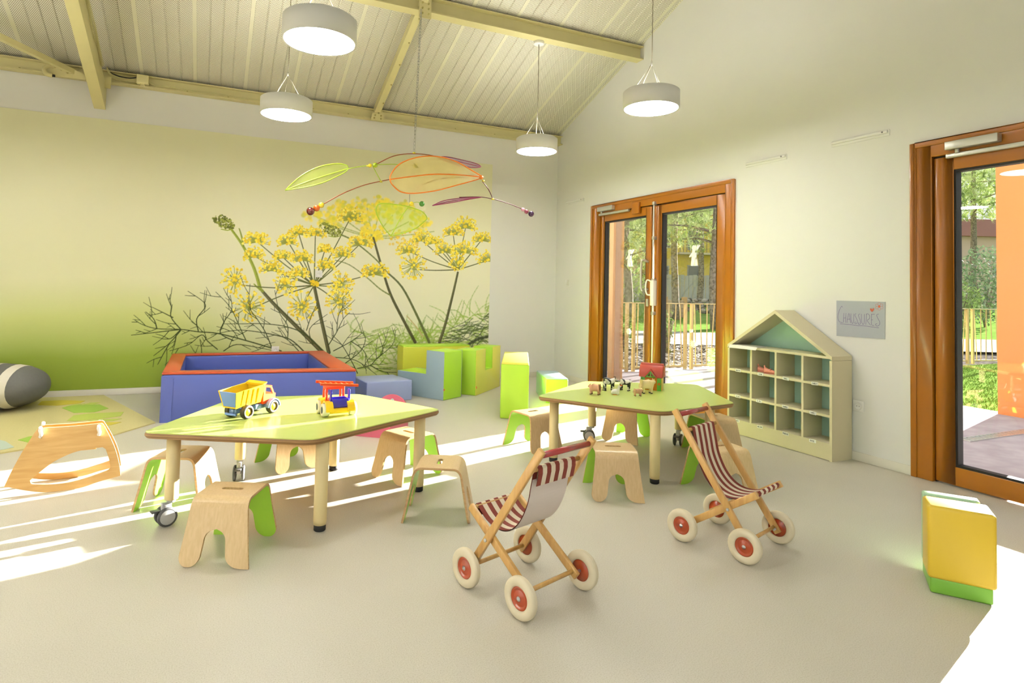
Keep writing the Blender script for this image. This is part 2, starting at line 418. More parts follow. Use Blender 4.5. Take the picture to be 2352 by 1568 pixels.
# ceiling: roof deck above, perforated panels below
g = MB()
g.prism([(YM+.2, zc(YM)+.03-.0754), (YM+.2, zc(YM)+.2), (YR, zc(YR)+.27), (YR, zc(YR)+.03)], YZ, XL-.2, XD+.2)
def deck(ya, yb, xa, xb): g.prism([(ya, zc(ya)+.03), (ya, zc(ya)+.2), (yb, zc(yb)+.2), (yb, zc(yb)+.03)], YZ, xa, xb)
RL = [(-2.6, -1.4), (-.6, .6), (1.4, 2.6)]
deck(YR, .0, XL-.2, XD+.2); deck(-2.4, YB-.2, XL-.2, XD+.2)
for xa_, xb_ in ((XL-.2, -2.6), (-1.4, -.6), (.6, 1.4), (2.6, XD+.2)): deck(0.0, -2.4, xa_, xb_)
ceil = struct(g.build('ceiling', M_wall, merge=False))
for k, (xa_, xb_) in enumerate(RL):        # unseen roof window added in the slope behind the camera for top light
    wi += 1; f = MB(); F_ = lambda y, d: (y, zc(y)+d)
    for (x_a, x_b, ya, yb) in ((xa_, xa_+.06, 0, -2.4), (xb_-.06, xb_, 0, -2.4), (xa_+.06, xb_-.06, 0, -.06), (xa_+.06, xb_-.06, -2.34, -2.4)):
        f.prism([F_(ya, .08), F_(ya, .14), F_(yb, .14), F_(yb, .08)], YZ, x_a, x_b)
    w = struct(f.build('window_%d' % wi, M_white, merge=False))
    MB().prism([F_(-.06, .10), F_(-.06, .108), F_(-2.34, .108), F_(-2.34, .10)], YZ, xa_+.06, xb_-.06).build('pane', M_pane, w)
PW = .497; x0 = -1.7225-4*PW
pm = None
ys = YM-.005; ye = YR
def panel(xw):
    g = MB(); w = xw
    prof = [(0, 0, 1), (.018, 0, 1), (.020, .004, 0)]
    for c in (.135, .25, .365): prof += [(c-.009, .004, 0), (c, .013, 0), (c+.009, .004, 0)]
    prof += [(w-.020, .004, 0), (w-.018, 0, 1), (w, 0, 1)]
    prof = [p for p in prof if p[0] <= w+1e-6]
    A = [(x, ys, zc(ys)+h) for x, h, k in prof]; B = [(x, ye, zc(ye)+h) for x, h, k in prof]
    n = len(prof)
    for i in range(n-1): g.add([A[i], A[i+1], B[i+1], B[i]], [(0, 1, 2, 3)], 1 if prof[i][2] and prof[i+1][2] else 0)
    return g
full = panel(PW).mesh('ceiling_panel', [M_perf, M_seam], merge=False)
for i in range(18):
    x = x0+i*PW
    if x < XL: x_off = XL-x
    if x+PW > XD+.01:
        if x >= XD: break
        me = panel(XD-x).mesh('ceiling_panel', [M_perf, M_seam], merge=False)
    else: me = full
    if x < XL-.3: continue
    p = bpy.data.objects.new('ceiling_panel', me); COL.objects.link(p); p.parent = ceil; p.location = (x, 0, 0)
# baseboards
g = MB(); g.box((XL, YM-.014, 0), (XD, YM, .062)); struct(g.build('baseboard_back', M_base, bevel=.003))
for k, (a, b) in enumerate(((D1[1], YM), (D2[1], D1[0]), (YB, D2[0]))):
    g = MB(); g.box((XD-.014, a, 0), (XD, b, .062)); struct(g.build('baseboard_right', M_base, bevel=.003))

# ---------------------------------------------------------------- roof steel
def ibeam(g, y, z0, z1, x0, x1, w=.1):
    g.box((x0, y-w/2, z0), (x1, y+w/2, z0+.012)); g.box((x0, y-.004, z0+.012), (x1, y+.004, z1-.01)); g.box((x0, y-w/2, z1-.01), (x1, y+w/2, z1))
M_bolt = mat('painted_bolt', srgb(176, 164, 100), .5)
t = thing('roof_purlin', 'cream steel beam running along the wall above the mural', 'beam', (0, 7.05, 3.15))
g = MB(); ibeam(g, 7.055, 3.15, 3.268, XL, XD, .105); g.build('beam', M_steel, t, world=True)
g = MB()
for x in (-2.2, -1.75, -.3, .1, .55, 1.0, 1.4, 2.2, 2.75, 3.3, 3.8): g.cyl((x, 7.02, 3.162), (x, 7.02, 3.174), .008, n=8)
g.build('bolt_row', M_bolt, t, world=True)['kind'] = 'stuff'
t = thing('roof_purlin', 'cream steel beam crossing the ceiling where the mobile chain hangs', 'beam', (0, 5.39, 3.77))
g = MB(); ibeam(g, 5.39, 3.765, 3.915, XL, XD, .12); g.build('beam', M_steel, t, world=True)
g = MB(); g.box((1.69, 5.325, 3.70), (1.81, 5.337, 3.93)); g.build('gusset_plate', M_steel, t, world=True)
g = MB()
for x in (1.72, 1.78):
    for z in (3.74, 3.79, 3.84, 3.89): g.cyl((x, 5.325, z), (x, 5.312, z), .009, n=8)
g.build('bolt_row', M_bolt, t, world=True)['kind'] = 'stuff'
t = thing('roof_purlin', 'cream steel beam high up above the camera holding the front lamps', 'beam', (0, 3.66, 4.42))
g = MB(); ibeam(g, 3.66, zc(3.66)-.15, zc(3.66)-.002, XL, XD, .12); g.build('beam', M_steel, t, world=True)
t = thing('roof_rafter', 'thick cream steel rafter sloping down to the wall at left', 'beam', (-1.09, 7.05, 2.91))
g = MB(); y1 = 3.2; sl = .32
za = lambda y: 2.905+sl*(7.055-y)
g.prism([(7.108, za(7.108)), (7.108, za(7.108)+.22), (y1, za(y1)+.22), (y1, za(y1))], YZ, -1.142, -1.042)
g.build('beam', M_steel, t, world=True)
g = MB(); g.box((-1.06, 6.98, 3.08), (-.99, 7.0, 3.19)); g.build('bracket', M_steel, t, world=True)
g = MB()
for dx in (0, .012, .024, .036):
    pts = [(-1.030+dx*.7, y, za(y)+.16+.012*sin(y*9+dx*90)) for y in [3.4+.18*i for i in range(19)]]
    g.tube(pts, .0042, 5)
g.build('cable_bundle', mat('cream_cable', srgb(205, 196, 140), .5), t, world=True)
t = thing('roof_strap', 'narrow cream steel strap between two beams beside the chain', 'beam', (1.74, 7.05, 3.15))
zo = lambda y: zc(y)-.10
g = MB(); g.prism([(7.03, zo(7.03)), (7.03, zo(7.03)+.012), (3.0, zo(3.0)+.012), (3.0, zo(3.0))], YZ, 1.70, 1.77)
g.prism([(7.03, zo(7.03)+.012), (7.03, zo(7.03)+.09), (3.0, zo(3.0)+.09), (3.0, zo(3.0)+.012)], YZ, 1.70, 1.712)
g.build('beam', M_steel, t, world=True)
g = MB(); g.prism([(1.66, 3.13), (1.80, 3.13), (1.83, 3.17), (1.79, 3.26), (1.72, 3.26), (1.67, 3.19)], XZ, 6.985, 6.995); g.build('gusset_plate', M_steel, t, world=True)
g = MB()
for x, z in ((1.70, 3.155), (1.78, 3.155), (1.71, 3.19), (1.78, 3.19), (1.75, 3.22)): g.cyl((x, 6.985, z), (x, 6.974, z), .01, n=8)
for k in range(10):
    y = 6.8-k*.32; g.cyl((1.755, y, zo(y)), (1.755, y, zo(y)-.01), .008, n=8)
g.build('bolt_row', M_bolt, t, world=True)['kind'] = 'stuff'
t = thing('roof_brace', 'diagonal cream steel brace bolted to the wall beam at far left', 'beam', (-1.3, 7.0, 3.15))
g = MB(); g.bar((-3.0, 4.80, 3.395), (-1.29, 6.99, 3.185), .05, .05, (0, 0, 1)); g.build('beam', M_steel, t, world=True)
g = MB(); g.prism([(-1.49, 3.12), (-1.08, 3.12), (-1.28, 3.20), (-1.47, 3.23)], XZ, 6.945, 6.955); g.build('gusset_plate', M_steel, t, world=True)
g = MB()
for x, z in ((-1.45, 3.205), (-1.40, 3.185), (-1.35, 3.165)): g.cyl((x, 6.945, z), (x, 6.93, z), .009, n=8)
g.build('bolt_row', M_bolt, t, world=True)['kind'] = 'stuff'
t = thing('pipe_elbow', 'short bent pipe end clipped under the wall beam at far left', 'pipe', (-1.46, 6.93, 3.1))
g = MB(); g.tube(spline([(-1.45, 6.96, 3.21), (-1.50, 6.93, 3.20), (-1.53, 6.91, 3.16), (-1.51, 6.90, 3.115), (-1.46, 6.90, 3.105)], 5), .02, 10); g.build('pipe', M_steel, t, world=True)
g = MB(); g.cyl((-1.462, 6.90, 3.105), (-1.44, 6.90, 3.105), .013, n=10); g.build('plug', mat('black_rubber', (.012, .012, .012), .6), t, world=True)
t = thing('junction_box', 'small cream electrical box fixed on the wall beam', 'electrical box', (-.71, 6.97, 3.16))
g = MB(); g.box((-.765, 6.94, 3.165), (-.655, 7.0, 3.255)); g.build('box', M_steel, t, world=True, bevel=.006)
g = MB(); g.box((-.73, 6.95, 3.15), (-.69, 6.99, 3.165)); g.build('latch', M_steel, t, world=True, bevel=.002)
M_cable = MATS['cream_cable']
g = MB()
for dz in (0, .013, .026):
    pts = [(-1.03, 6.96, 3.26+dz), (-.98, 6.965, 3.19+dz), (-.9, 6.97, 3.172+dz), (-.765, 6.97, 3.175+dz)]
    g.tube(spline(pts, 4), .0045, 5)
for dz in (0, .012):
    pts = [(-.655, 6.97, 3.195+dz)]+[(-.6+.1*i, 6.985, 3.170+dz*.7+.004*sin(i*1.3)) for i in range(14)]
    g.tube(spline(pts, 3), .0042, 5)
tag(g.build('wall_cable', M_cable), 'thin cream cables running along the wall beam from the electrical box', 'cable')
g = MB(); g.tube(spline([(-1.0, 6.965, 3.235), (-.92, 6.965, 3.21), (-.83, 6.965, 3.205), (-.765, 6.97, 3.225)], 5), .006, 6)
tag(g.build('black_cable', mat('black_cable_sheath', (.01, .01, .01), .5)), 'short black cable entering the electrical box on the beam', 'cable')

# ---------------------------------------------------------------- doors
M_or = mat('orange_lacquer', srgb(166, 100, 14), .32, .05, 5, coat=.3)
M_gask = mat('black_gasket', (.01, .009, .008), .6)
M_alu = mat('brushed_aluminium', srgb(196, 194, 184), .35, .05, 60, metal=.55, stretch=(1, 1, 20))
def frame4(g, y0, y1, z0, z1, wy, wz0, wz1, xa, xb):
    g.box((xa, y0, z0), (xb, y0+wy, z1)); g.box((xa, y1-wy, z0), (xb, y1, z1))
    g.box((xa, y0+wy, z1-wz1), (xb, y1-wy, z1))
    if wz0: g.box((xa, y0+wy, z0), (xb, y1-wy, z0+wz0))
def leaf(door, y0, y1, gy0, gy1, name='leaf'):
    g = MB(); x = XD
    g.box((x+.005, y0, .012), (x+.075, gy0, 2.10)); g.box((x+.005, gy1, .012), (x+.075, y1, 2.10))
    g.box((x+.005, gy0, 2.01), (x+.075, gy1, 2.10)); g.box((x+.005, gy0, .012), (x+.075, gy1, .125))
    lf = g.build(name, M_or, door, bevel=.004)
    g = MB(); k = .014
    g.box((x+.012, gy0, .125), (x+.068, gy0+k, 2.01)); g.box((x+.012, gy1-k, .125), (x+.068, gy1, 2.01))
    g.box((x+.012, gy0+k, 1.996), (x+.068, gy1-k, 2.01)); g.box((x+.012, gy0+k, .125), (x+.068, gy1-k, .139))
    g.build('gasket', M_gask, lf)
    MB().box((x+.036, gy0+.01, .135), (x+.044, gy1-.01, 2.0)).build('pane', M_pane, lf)
    return lf
def outer(door_name, y0, y1, s0, s1):
    g = MB(); x = XD
    g.box((x-.012, y0, 0), (x+.10, s0, 2.22)); g.box((x-.012, s1, 0), (x+.10, y1, 2.22)); g.box((x-.012, s0, 2.112), (x+.10, s1, 2.22))
    d = struct(g.build(door_name, M_or, bevel=.004))
    g = MB(); g.box((x-.02, y0-.001, 0), (x-.010, y0+.035, 2.222)); g.box((x-.02, y1-.035, 0), (x-.010, y1+.001, 2.222)); g.box((x-.02, y0+.035, 2.187), (x-.010, y1-.035, 2.222))
    g.build('architrave', M_or, d, bevel=.003)
    g = MB(); g.box((x+.02, s0, 2.10), (x+.09, s1, 2.112)); g.box((x+.02, s0-.0, .0), (x+.09, s0+.006, 2.10)); g.box((x+.02, s1-.006, 0), (x+.09, s1, 2.10)); g.build('shadow_gap', M_gask, d)
    return d
d1 = outer('door_1', D1[0], D1[1], 4.128, 6.10)
lf = leaf(d1, 4.136, 5.128, 4.245, 5.007); lf2 = leaf(d1, 5.168, 6.09, 5.25, 6.016)
MB().box((XD+.03, 5.128, .012), (XD+.07, 5.168, 2.1)).build('meeting_strip', M_gask, d1)
def closer(door, y0, y1, ya):
    g = MB(); g.box((XD-.065, y0, 2.130), (XD-.013, y1, 2.182)); c = g.build('door_closer', M_alu, door, bevel=.004)
    g = MB(); g.box((XD-.035, ya, 2.082), (XD-.006, y1+.01, 2.108)); g.build('guide_rail', M_alu, c, bevel=.003)
    g = MB(); g.cyl((XD-.04, y1-.06, 2.105), (XD-.04, y1-.06, 2.135), .012, n=10); g.build('spindle', M_alu, c)
closer(d1, 5.79, 6.08, 5.52)
g = MB(); g.box((XD-.04, 5.33, 2.04), (XD-.008, 5.45, 2.165)); g.build('strike_box', M_or, d1, bevel=.004)
g = MB(); hx = XD-.07
g.tube(spline([(XD-.0, 5.205, 1.50), (hx, 5.215, 1.515), (hx, 5.235, 1.46), (hx, 5.235, 1.26), (hx, 5.215, 1.19), (XD-.0, 5.205, 1.205)], 6), .013, 10); g.build('pull_handle', M_alu, lf2)
g = MB(); g.box((XD-.018, 5.185, 1.02), (XD+.006, 5.215, 1.10)); g.build('lock_plate', M_alu, lf2, bevel=.004)
g = MB(); g.cyl((XD-.03, 5.09, .03), (XD-.03, 5.09, 2.14), .009, n=10); r = g.build('bolt_rod', M_white, lf)
for z in (2.12, 1.75, 1.30, .95, .35):
    MB().box((XD-.042, 5.076, z-.018), (XD+.006, 5.104, z+.018)).build('rod_clip', M_alu, r, bevel=.003)
g = MB(); g.box((XD-.05, 5.065, 1.03), (XD+.006, 5.115, 1.30)); hb = g.build('bolt_case', M_white, lf, bevel=.008)
g = MB(); g.tube(spline([(XD-.045, 5.10, 1.285), (XD-.075, 5.13, 1.30), (XD-.08, 5.145, 1.22), (XD-.075, 5.13, 1.15), (XD-.045, 5.105, 1.145)], 5), .008, 8); g.build('lever', M_white, hb)
d2 = outer('door_2', D2[0], D2[1], 1.31, 2.392)
lf = leaf(d2, 1.32, 2.383, 1.43, 2.272)
closer(d2, 2.0, 2.285, 1.5)
# stickers on the panes
M_stk = mat('white_vinyl', (.9, .9, .88), .5, .01)
def sticker(y, z, kind, label, s=1.0):
    g = MB(); x = XD+.033
    if kind == 'star':
        pts = []
        for i in range(20):
            r = (.042 if i % 2 == 0 else .024)*s; a = pi*i/10; pts.append((y+r*cos(a), z+r*sin(a)))
        g.prism(pts, YZ, x-.0008, x+.0008)
    else:
        def q4(a, b, w0, w1):
            A = Vector(a); B = Vector(b); d = (B-A).normalized(); n = Vector((-d.y, d.x))
            g.prism([(y-s*c.x, z+s*c.y) for c in (A+n*w0, B+n*w1, B-n*w1, A-n*w0)], YZ, x-.0008-.0003*len(g.f)/6, x+.0008)
        g.prism([(y+s*.028*cos(pi*i/8), z+s*(.085+.030*sin(pi*i/8))) for i in range(16)], YZ, x-.0008, x+.0008)
        q4((0, .06), (0, -.045), .020, .026); q4((-.004, .035), (.075, .115), .014, .008); q4((.004, .04), (-.065, -.02), .013, .008); q4((-.012, -.03), (-.028, -.125), .016, .012); q4((.012, -.03), (.034, -.125), .016, .012)
    tag(g.build('window_sticker', M_stk), label, 'sticker', 'white stickers on the glass doors')
sticker(4.57, 1.55, 'kid', 'white child-shaped sticker on the right pane of the double door', .85)
sticker(4.57, .675, 'star', 'white flower-shaped sticker low on the right pane of the double door')
sticker(4.60, .80, 'star', 'tiny white sticker just above the flower on the right pane', .5)
sticker(5.575, 1.56, 'kid', 'white child-shaped sticker on the left pane of the double door', .8)
sticker(5.575, .72, 'star', 'white flower-shaped sticker low on the left pane of the double door', .9)

# ---------------------------------------------------------------- wall fittings
def trunk(y0, y1, z, label):
    t = thing('wall_vent', label, 'vent', (XD, (y0+y1)/2, z), 0, 'slim white vents high on the door wall')
    MB().box((XD-.006, y0, z-.022), (XD, y1, z+.022)).build('back_plate', M_white, t, world=True, bevel=.002)
    MB().box((XD-.022, y0+.008, z-.004), (XD-.006, y1-.008, z+.016)).build('hood', M_white, t, world=True, bevel=.004)
    MB().cyl((XD-.024, y0+.04, z+.005), (XD-.02, y0+.04, z+.005), .006, n=8).build('screw', mat('dark_screw', (.15, .15, .14), .4, metal=.5), t, world=True)
trunk(6.453, 6.865, 2.331, 'short white vent on the wall left of the double door')
trunk(3.488, 3.905, 2.325, 'slim white vent on the wall above the house shelf')
trunk(2.662, 3.094, 2.341, 'slim white vent on the wall just left of the single door')
def socket(p, n, label, s=.08, round_=True, name='wall_socket'):
    t = thing(name, label, 'socket', p)
    p = Vector(p); n = Vector(n); a = Vector((0, 0, 1)); b = n.cross(a)
    g = MB(); g.obox(p+n*.004, b*(s/2), a*(s/2), n*.004); g.build('plate', M_white, t, world=True, bevel=.003)
    if round_:
        g = MB(); g.lathe([(0, .001), (.020, .001), (.022, .004), (.027, .004), (.028, 0)], p+n*.0075, n, 20); g.build('ring', M_white, t, world=True)
        g = MB()
        for k in (-.009, .009): g.cyl(p+n*.009+b*k, p+n*.0095+b*k, .0028, n=8)
        g.build('pin_hole', mat('dark_screw', (.15, .15, .14)), t, world=True)
    else:
        g = MB(); g.obox(p+n*.010, b*(s*.2), a*(s*.36), n*.003); g.build('rocker', M_white, t, world=True, bevel=.002)
socket((XD, 2.885, .39), (-1, 0, 0), 'white round wall socket beside the house shelf')
socket((XD, 6.816, 1.269), (-1, 0, 0), 'small white light switch on the wall near the corner', .075, False, 'light_switch')
socket((1.14, YM-.006, 1.286), (0, -1, 0), 'white wall socket in the middle of the flower mural')
socket((.693, YM-.006, .423), (0, -1, 0), 'white wall socket on the mural just above the play pen')
# hand-written sign
M_sign = mat('grey_card', srgb(168, 172, 178), .6, .02, 8)
t = thing('paper_sign', 'grey card with the handwritten word CHAUSSURES beside the house shelf', 'sign', (XD, 2.87, .88))
g = MB(); g.prism([(3.054, 1.147), (3.053, .882), (2.697, .889), (2.694, 1.149)], YZ, XD-.004, XD-.0015); g.build('card', M_sign, t, world=True)
M_ink = mat('violet_ink', srgb(98, 78, 128), .6)
M_red = mat('red_ink', srgb(190, 92, 60), .6)
def sgn(x, y, off=0): # crop pixel of the sign -> point on the card
    p = onx(1900+x/12.06, 670+y/12.06, XD-.0045-off); return (p.y, p.z)
def stroke(g, pts, w, n=5, X=XD-.0046):
    P = spline([Vector((a, b, 0)) for a, b in pts], n) if len(pts) > 2 else [Vector((a, b, 0)) for a, b in pts]
    L = []; R_ = []
    for i, p in enumerate(P):
        d = (P[min(i+1, len(P)-1)]-P[max(i-1, 0)]); d.normalize(); nn = Vector((-d.y, d.x, 0))*(w/2)
        L.append(p+nn); R_.append(p-nn)
    for i in range(len(P)-1):
        g.add([(X, L[i].x, L[i].y), (X, L[i+1].x, L[i+1].y), (X, R_[i+1].x, R_[i+1].y), (X, R_[i].x, R_[i].y)], [(0, 1, 2, 3)])
S_ = [[(425, 430), (400, 400), (350, 480), (305, 620), (300, 740), (340, 830), (430, 850)],
      [(460, 585), (450, 850)], [(520, 590), (505, 855)], [(455, 730), (515, 715)],
      [(545, 860), (600, 595), (650, 870)], [(560, 760), (635, 750)],
      [(655, 600), (665, 790), (700, 880), (730, 800), (735, 605)],
      [(800, 600), (765, 640), (820, 760), (835, 840), (795, 885), (760, 860), (785, 830)],
      [(905, 610), (865, 650), (910, 780), (925, 860), (890, 905), (855, 880), (885, 850)],
      [(945, 610), (950, 800), (985, 900), (1025, 850), (1030, 615)],
      [(1085, 610), (1070, 910)], [(1075, 630), (1120, 605), (1175, 660), (1170, 740), (1110, 790), (1150, 860), (1200, 925)],
      [(1225, 610), (1222, 780), (1230, 910), (1300, 935)], [(1230, 625), (1320, 618)], [(1222, 775), (1265, 775)],
      [(1430, 615), (1370, 640), (1400, 730), (1450, 830), (1445, 910), (1390, 950), (1340, 920), (1345, 890), (1385, 885)],
      [(355, 885), (500, 895), (700, 915), (850, 935), (1000, 940), (1200, 965), (1430, 998)]]
g = MB()
for s in S_: stroke(g, [sgn(*p) for p in s], .0026)
g.build('lettering', M_ink, t, world=True, merge=False)
g = MB()
fl_c = (1440, 405)
for k in range(6):
    a = 2*pi*k/6+.5; cxp, cyp = fl_c[0]+78*cos(a), fl_c[1]+72*sin(a)
    pts = [(cxp+38*cos(a+q), cyp+34*sin(a+q)) for q in [-2.3+i*.46 for i in range(11)]]
    stroke(g, [sgn(*p) for p in pts], .0016, 3)
ring = [sgn(fl_c[0]+38*cos(i*.5236), fl_c[1]+38*sin(i*.5236), .0002) for i in range(12)]
g.poly([(XD-.0047, a, b) for a, b in ring])
g.build('flower_drawing', M_red, t, world=True, merge=False)
g = MB(); hp = [(1240, 560), (1190, 505), (1185, 470), (1205, 455), (1225, 465), (1242, 490), (1265, 460), (1290, 452), (1302, 470), (1295, 505)]
g.poly([(XD-.0047, *sgn(*p, .0002)) for p in hp]); g.build('heart_drawing', M_red, t, world=True, merge=False)
# ================================================================== MURAL (a flat printed wall paper)
import numpy as np
MUX1, MUZ0, MUZ1 = 3.322, .063, 2.79
GS = .0042                                   # print resolution on the wall, metres
PX0, PX1, PZ0, PZ1 = -.72, MUX1, MUZ0, 2.32  # part of the sheet that carries the plants
NX, NZ = int((PX1-PX0)/GS)+1, int((PZ1-PZ0)/GS)+1
gx = np.linspace(PX0, PX1, NX); gz = np.linspace(PZ0, PZ1, NZ)
INK = np.zeros((NZ, NX, 4))                  # premultiplied ink colour and coverage
def mw(x, y):                                # tracing coordinate -> wall x, z
    p = ony(280+x/2.735, 440+y/2.735, YM-.005); return (p.x, p.z)
KW = 1/2.735*.00437
def lay(i0, i1, j0, j1, cov, col):
    c = cov[..., None]; a = INK[i0:i1, j0:j1]
    a[...] = a*(1-c)+np.concatenate([cov[..., None]*np.array(col), c], -1)
def win(x0, x1, z0, z1):
    j0 = max(0, int((x0-PX0)/GS)-1); j1 = min(NX, int((x1-PX0)/GS)+3); i0 = max(0, int((z0-PZ0)/GS)-1); i1 = min(NZ, int((z1-PZ0)/GS)+3)
    return i0, i1, j0, j1
def seg(p, q, w0, w1, col, blur=0.0, op=1.0):
    e = max(w0, w1)/2+blur+GS; i0, i1, j0, j1 = win(min(p[0], q[0])-e, max(p[0], q[0])+e, min(p[1], q[1])-e, max(p[1], q[1])+e)
    if i1 <= i0 or j1 <= j0: return
    X, Z = gx[None, j0:j1], gz[i0:i1, None]; dx, dz = q[0]-p[0], q[1]-p[1]; L2 = dx*dx+dz*dz+1e-12
    t = np.clip(((X-p[0])*dx+(Z-p[1])*dz)/L2, 0, 1); d = np.hypot(X-p[0]-t*dx, Z-p[1]-t*dz); r = (w0+(w1-w0)*t)/2
    cov = np.clip((r-d)/GS+.5, 0, 1) if not blur else np.clip(.5+(r-d)/(2*blur), 0, 1)
    if blur: cov = cov*cov*(3-2*cov)
    lay(i0, i1, j0, j1, cov*op, col)
def strip(pts, w, col, blur=0.0, op=1.0, n=4, mask=None):
    P = [Vector((*mw(*p), 0)) for p in pts]
    if len(P) > 2: P = spline(P, n)
    k = len(P)-1
    for i in range(k):
        a, b = (w if isinstance(w, tuple) else (w, w)); w0 = (a+(b-a)*i/k)*KW; w1 = (a+(b-a)*(i+1)/k)*KW
        seg((P[i].x, P[i].y), (P[i+1].x, P[i+1].y), w0, w1, col, blur*KW, op)
def dot(x, y, r, col, blur=0.0, op=1.0):
    p = mw(x, y); seg(p, p, 2*r*KW, 2*r*KW, col, blur*KW, op)
C_st, C_ray, C_fine, C_leaf, C_gst = srgb(84, 84, 50), srgb(96, 102, 46), srgb(146, 152, 62), srgb(62, 74, 34), srgb(160, 174, 62)
C_y1, C_y2, C_y3, C_bud = srgb(244, 224, 72), srgb(228, 196, 46), srgb(250, 236, 120), srgb(134, 142, 58)
def jit(c, a=.12):
    k = 1+rnd.uniform(-a, a); return tuple(min(1, v*k) for v in c)
rnd = random.Random(11)
# blurred foliage: pale, then darker toward the corner
for k in range(230):
    if k < 165: x = rnd.uniform(1720, 2340); yy = rnd.uniform(700+(2340-x)*.40, 1020)
    else: x, yy = rnd.uniform(1420, 1760), rnd.uniform(860, 1150)
    a = rnd.uniform(-.5, 1.3) if k % 3 else rnd.uniform(1.9, 3.4); Lh = rnd.uniform(60, 200); c = rnd.uniform(-.6, .6)
    x2, y2 = x+Lh*cos(a), max(590, yy-Lh*sin(a)); xm, ym = (x+x2)/2+c*40*sin(a), (yy+y2)/2+c*40*cos(a)
    strip([(x, yy), (xm, ym), (x2, y2)], (rnd.uniform(5, 11), 4), jit(srgb(150, 178, 66), .25), rnd.uniform(4, 9), .75)
for k in range(70):
    x = rnd.uniform(1990, 2330); yy = rnd.uniform(760+(2330-x)*.3, 1000); a = rnd.uniform(-.6, 1.0); Lh = rnd.uniform(50, 160); x2 = x+Lh*cos(a)
    strip([(x, yy), ((x+x2)/2, yy-Lh*.5*sin(a)+rnd.uniform(-16, 16)), (x2, yy-Lh*sin(a))], (8, 5), jit(srgb(84, 100, 52), .3), rnd.uniform(3, 6), .8)
strip([(2330, 905), (2240, 925), (2170, 965), (2120, 1005)], (26, 20), srgb(64, 72, 48), 7, .9)
# blurred umbel far behind
for e in [(1205, 150), (1330, 215), (1420, 190), (1480, 120), (1540, 100), (1620, 110), (1700, 150), (1800, 190), (1860, 230), (1740, 285), (1960, 250)]:
    strip([(1575, 285), ((1575+e[0])/2, (285+e[1])/2+8), e], 8, srgb(160, 172, 78), 5, .85)
for (x, yy) in [(1190, 145), (1310, 130), (1280, 175), (1400, 110), (1500, 75), (1620, 66), (1720, 100), (1850, 150), (1895, 195), (1330, 195), (1480, 170), (1700, 160), (1780, 95), (1860, 225), (1420, 150), (1560, 110), (1640, 125), (1560, 170), (1380, 90), (1460, 110), (1660, 85)]:
    for k in range(22):
        a = rnd.uniform(0, 2*pi); q = sqrt(rnd.random())*62
        dot(x+q*cos(a), yy+q*.6*sin(a), rnd.uniform(8, 17), jit(C_y1 if k % 3 else srgb(214, 210, 70)), rnd.uniform(5, 10), .8)
for k in range(60):
    a = rnd.uniform(0, 2*pi); q = sqrt(rnd.random())*80; dot(1575+q*cos(a), 262+q*.75*sin(a), rnd.uniform(9, 17), jit(C_y1), 5, .9)
for k in range(45): dot(1760+rnd.uniform(-80, 100), 285+rnd.uniform(-42, 55), rnd.uniform(6, 11), jit(C_y2), 4, .8)
# stems
strip([(1580, 290), (1640, 500), (1690, 650), (1765, 800), (1842, 945)], (16, 24), C_st, 2.5); strip([(1665, 505), (1760, 600), (1850, 770), (1930, 945)], (12, 22), srgb(96, 104, 56), 3)
strip([(1340, 430), (1430, 460), (1540, 540), (1620, 610), (1685, 650)], (6, 10), srgb(120, 132, 58), 4); strip([(1790, 780), (1850, 850), (1890, 910)], (7, 9), srgb(196, 176, 120), 4)
strip([(1375, 270), (1440, 300), (1520, 360), (1600, 430), (1665, 505)], (11, 10), srgb(116, 126, 60), 3)
for pts, w in [([(1210, 600), (1240, 745), (1270, 880), (1300, 1010)], (22, 27)), ([(870, 610), (950, 700), (1100, 850), (1260, 1008)], (19, 31)), ([(2110, 508), (2080, 640), (2035, 820), (1995, 945)], (17, 25))]:
    strip(pts, w, C_st); strip([(x-4, y) for x, y in pts], (5, 7), srgb(124, 122, 80), 2, .7)
for pts, w in [([(690, 240), (760, 340), (830, 480), (870, 612)], (15, 24)), ([(735, 230), (745, 260), (755, 300), (760, 345)], (5, 13)), ([(830, 580), (850, 600), (885, 625)], (8, 15))]: strip(pts, w, C_gst); strip([(x+4, y+2) for x, y in pts], (4, 7), srgb(112, 124, 46), 2, .7)
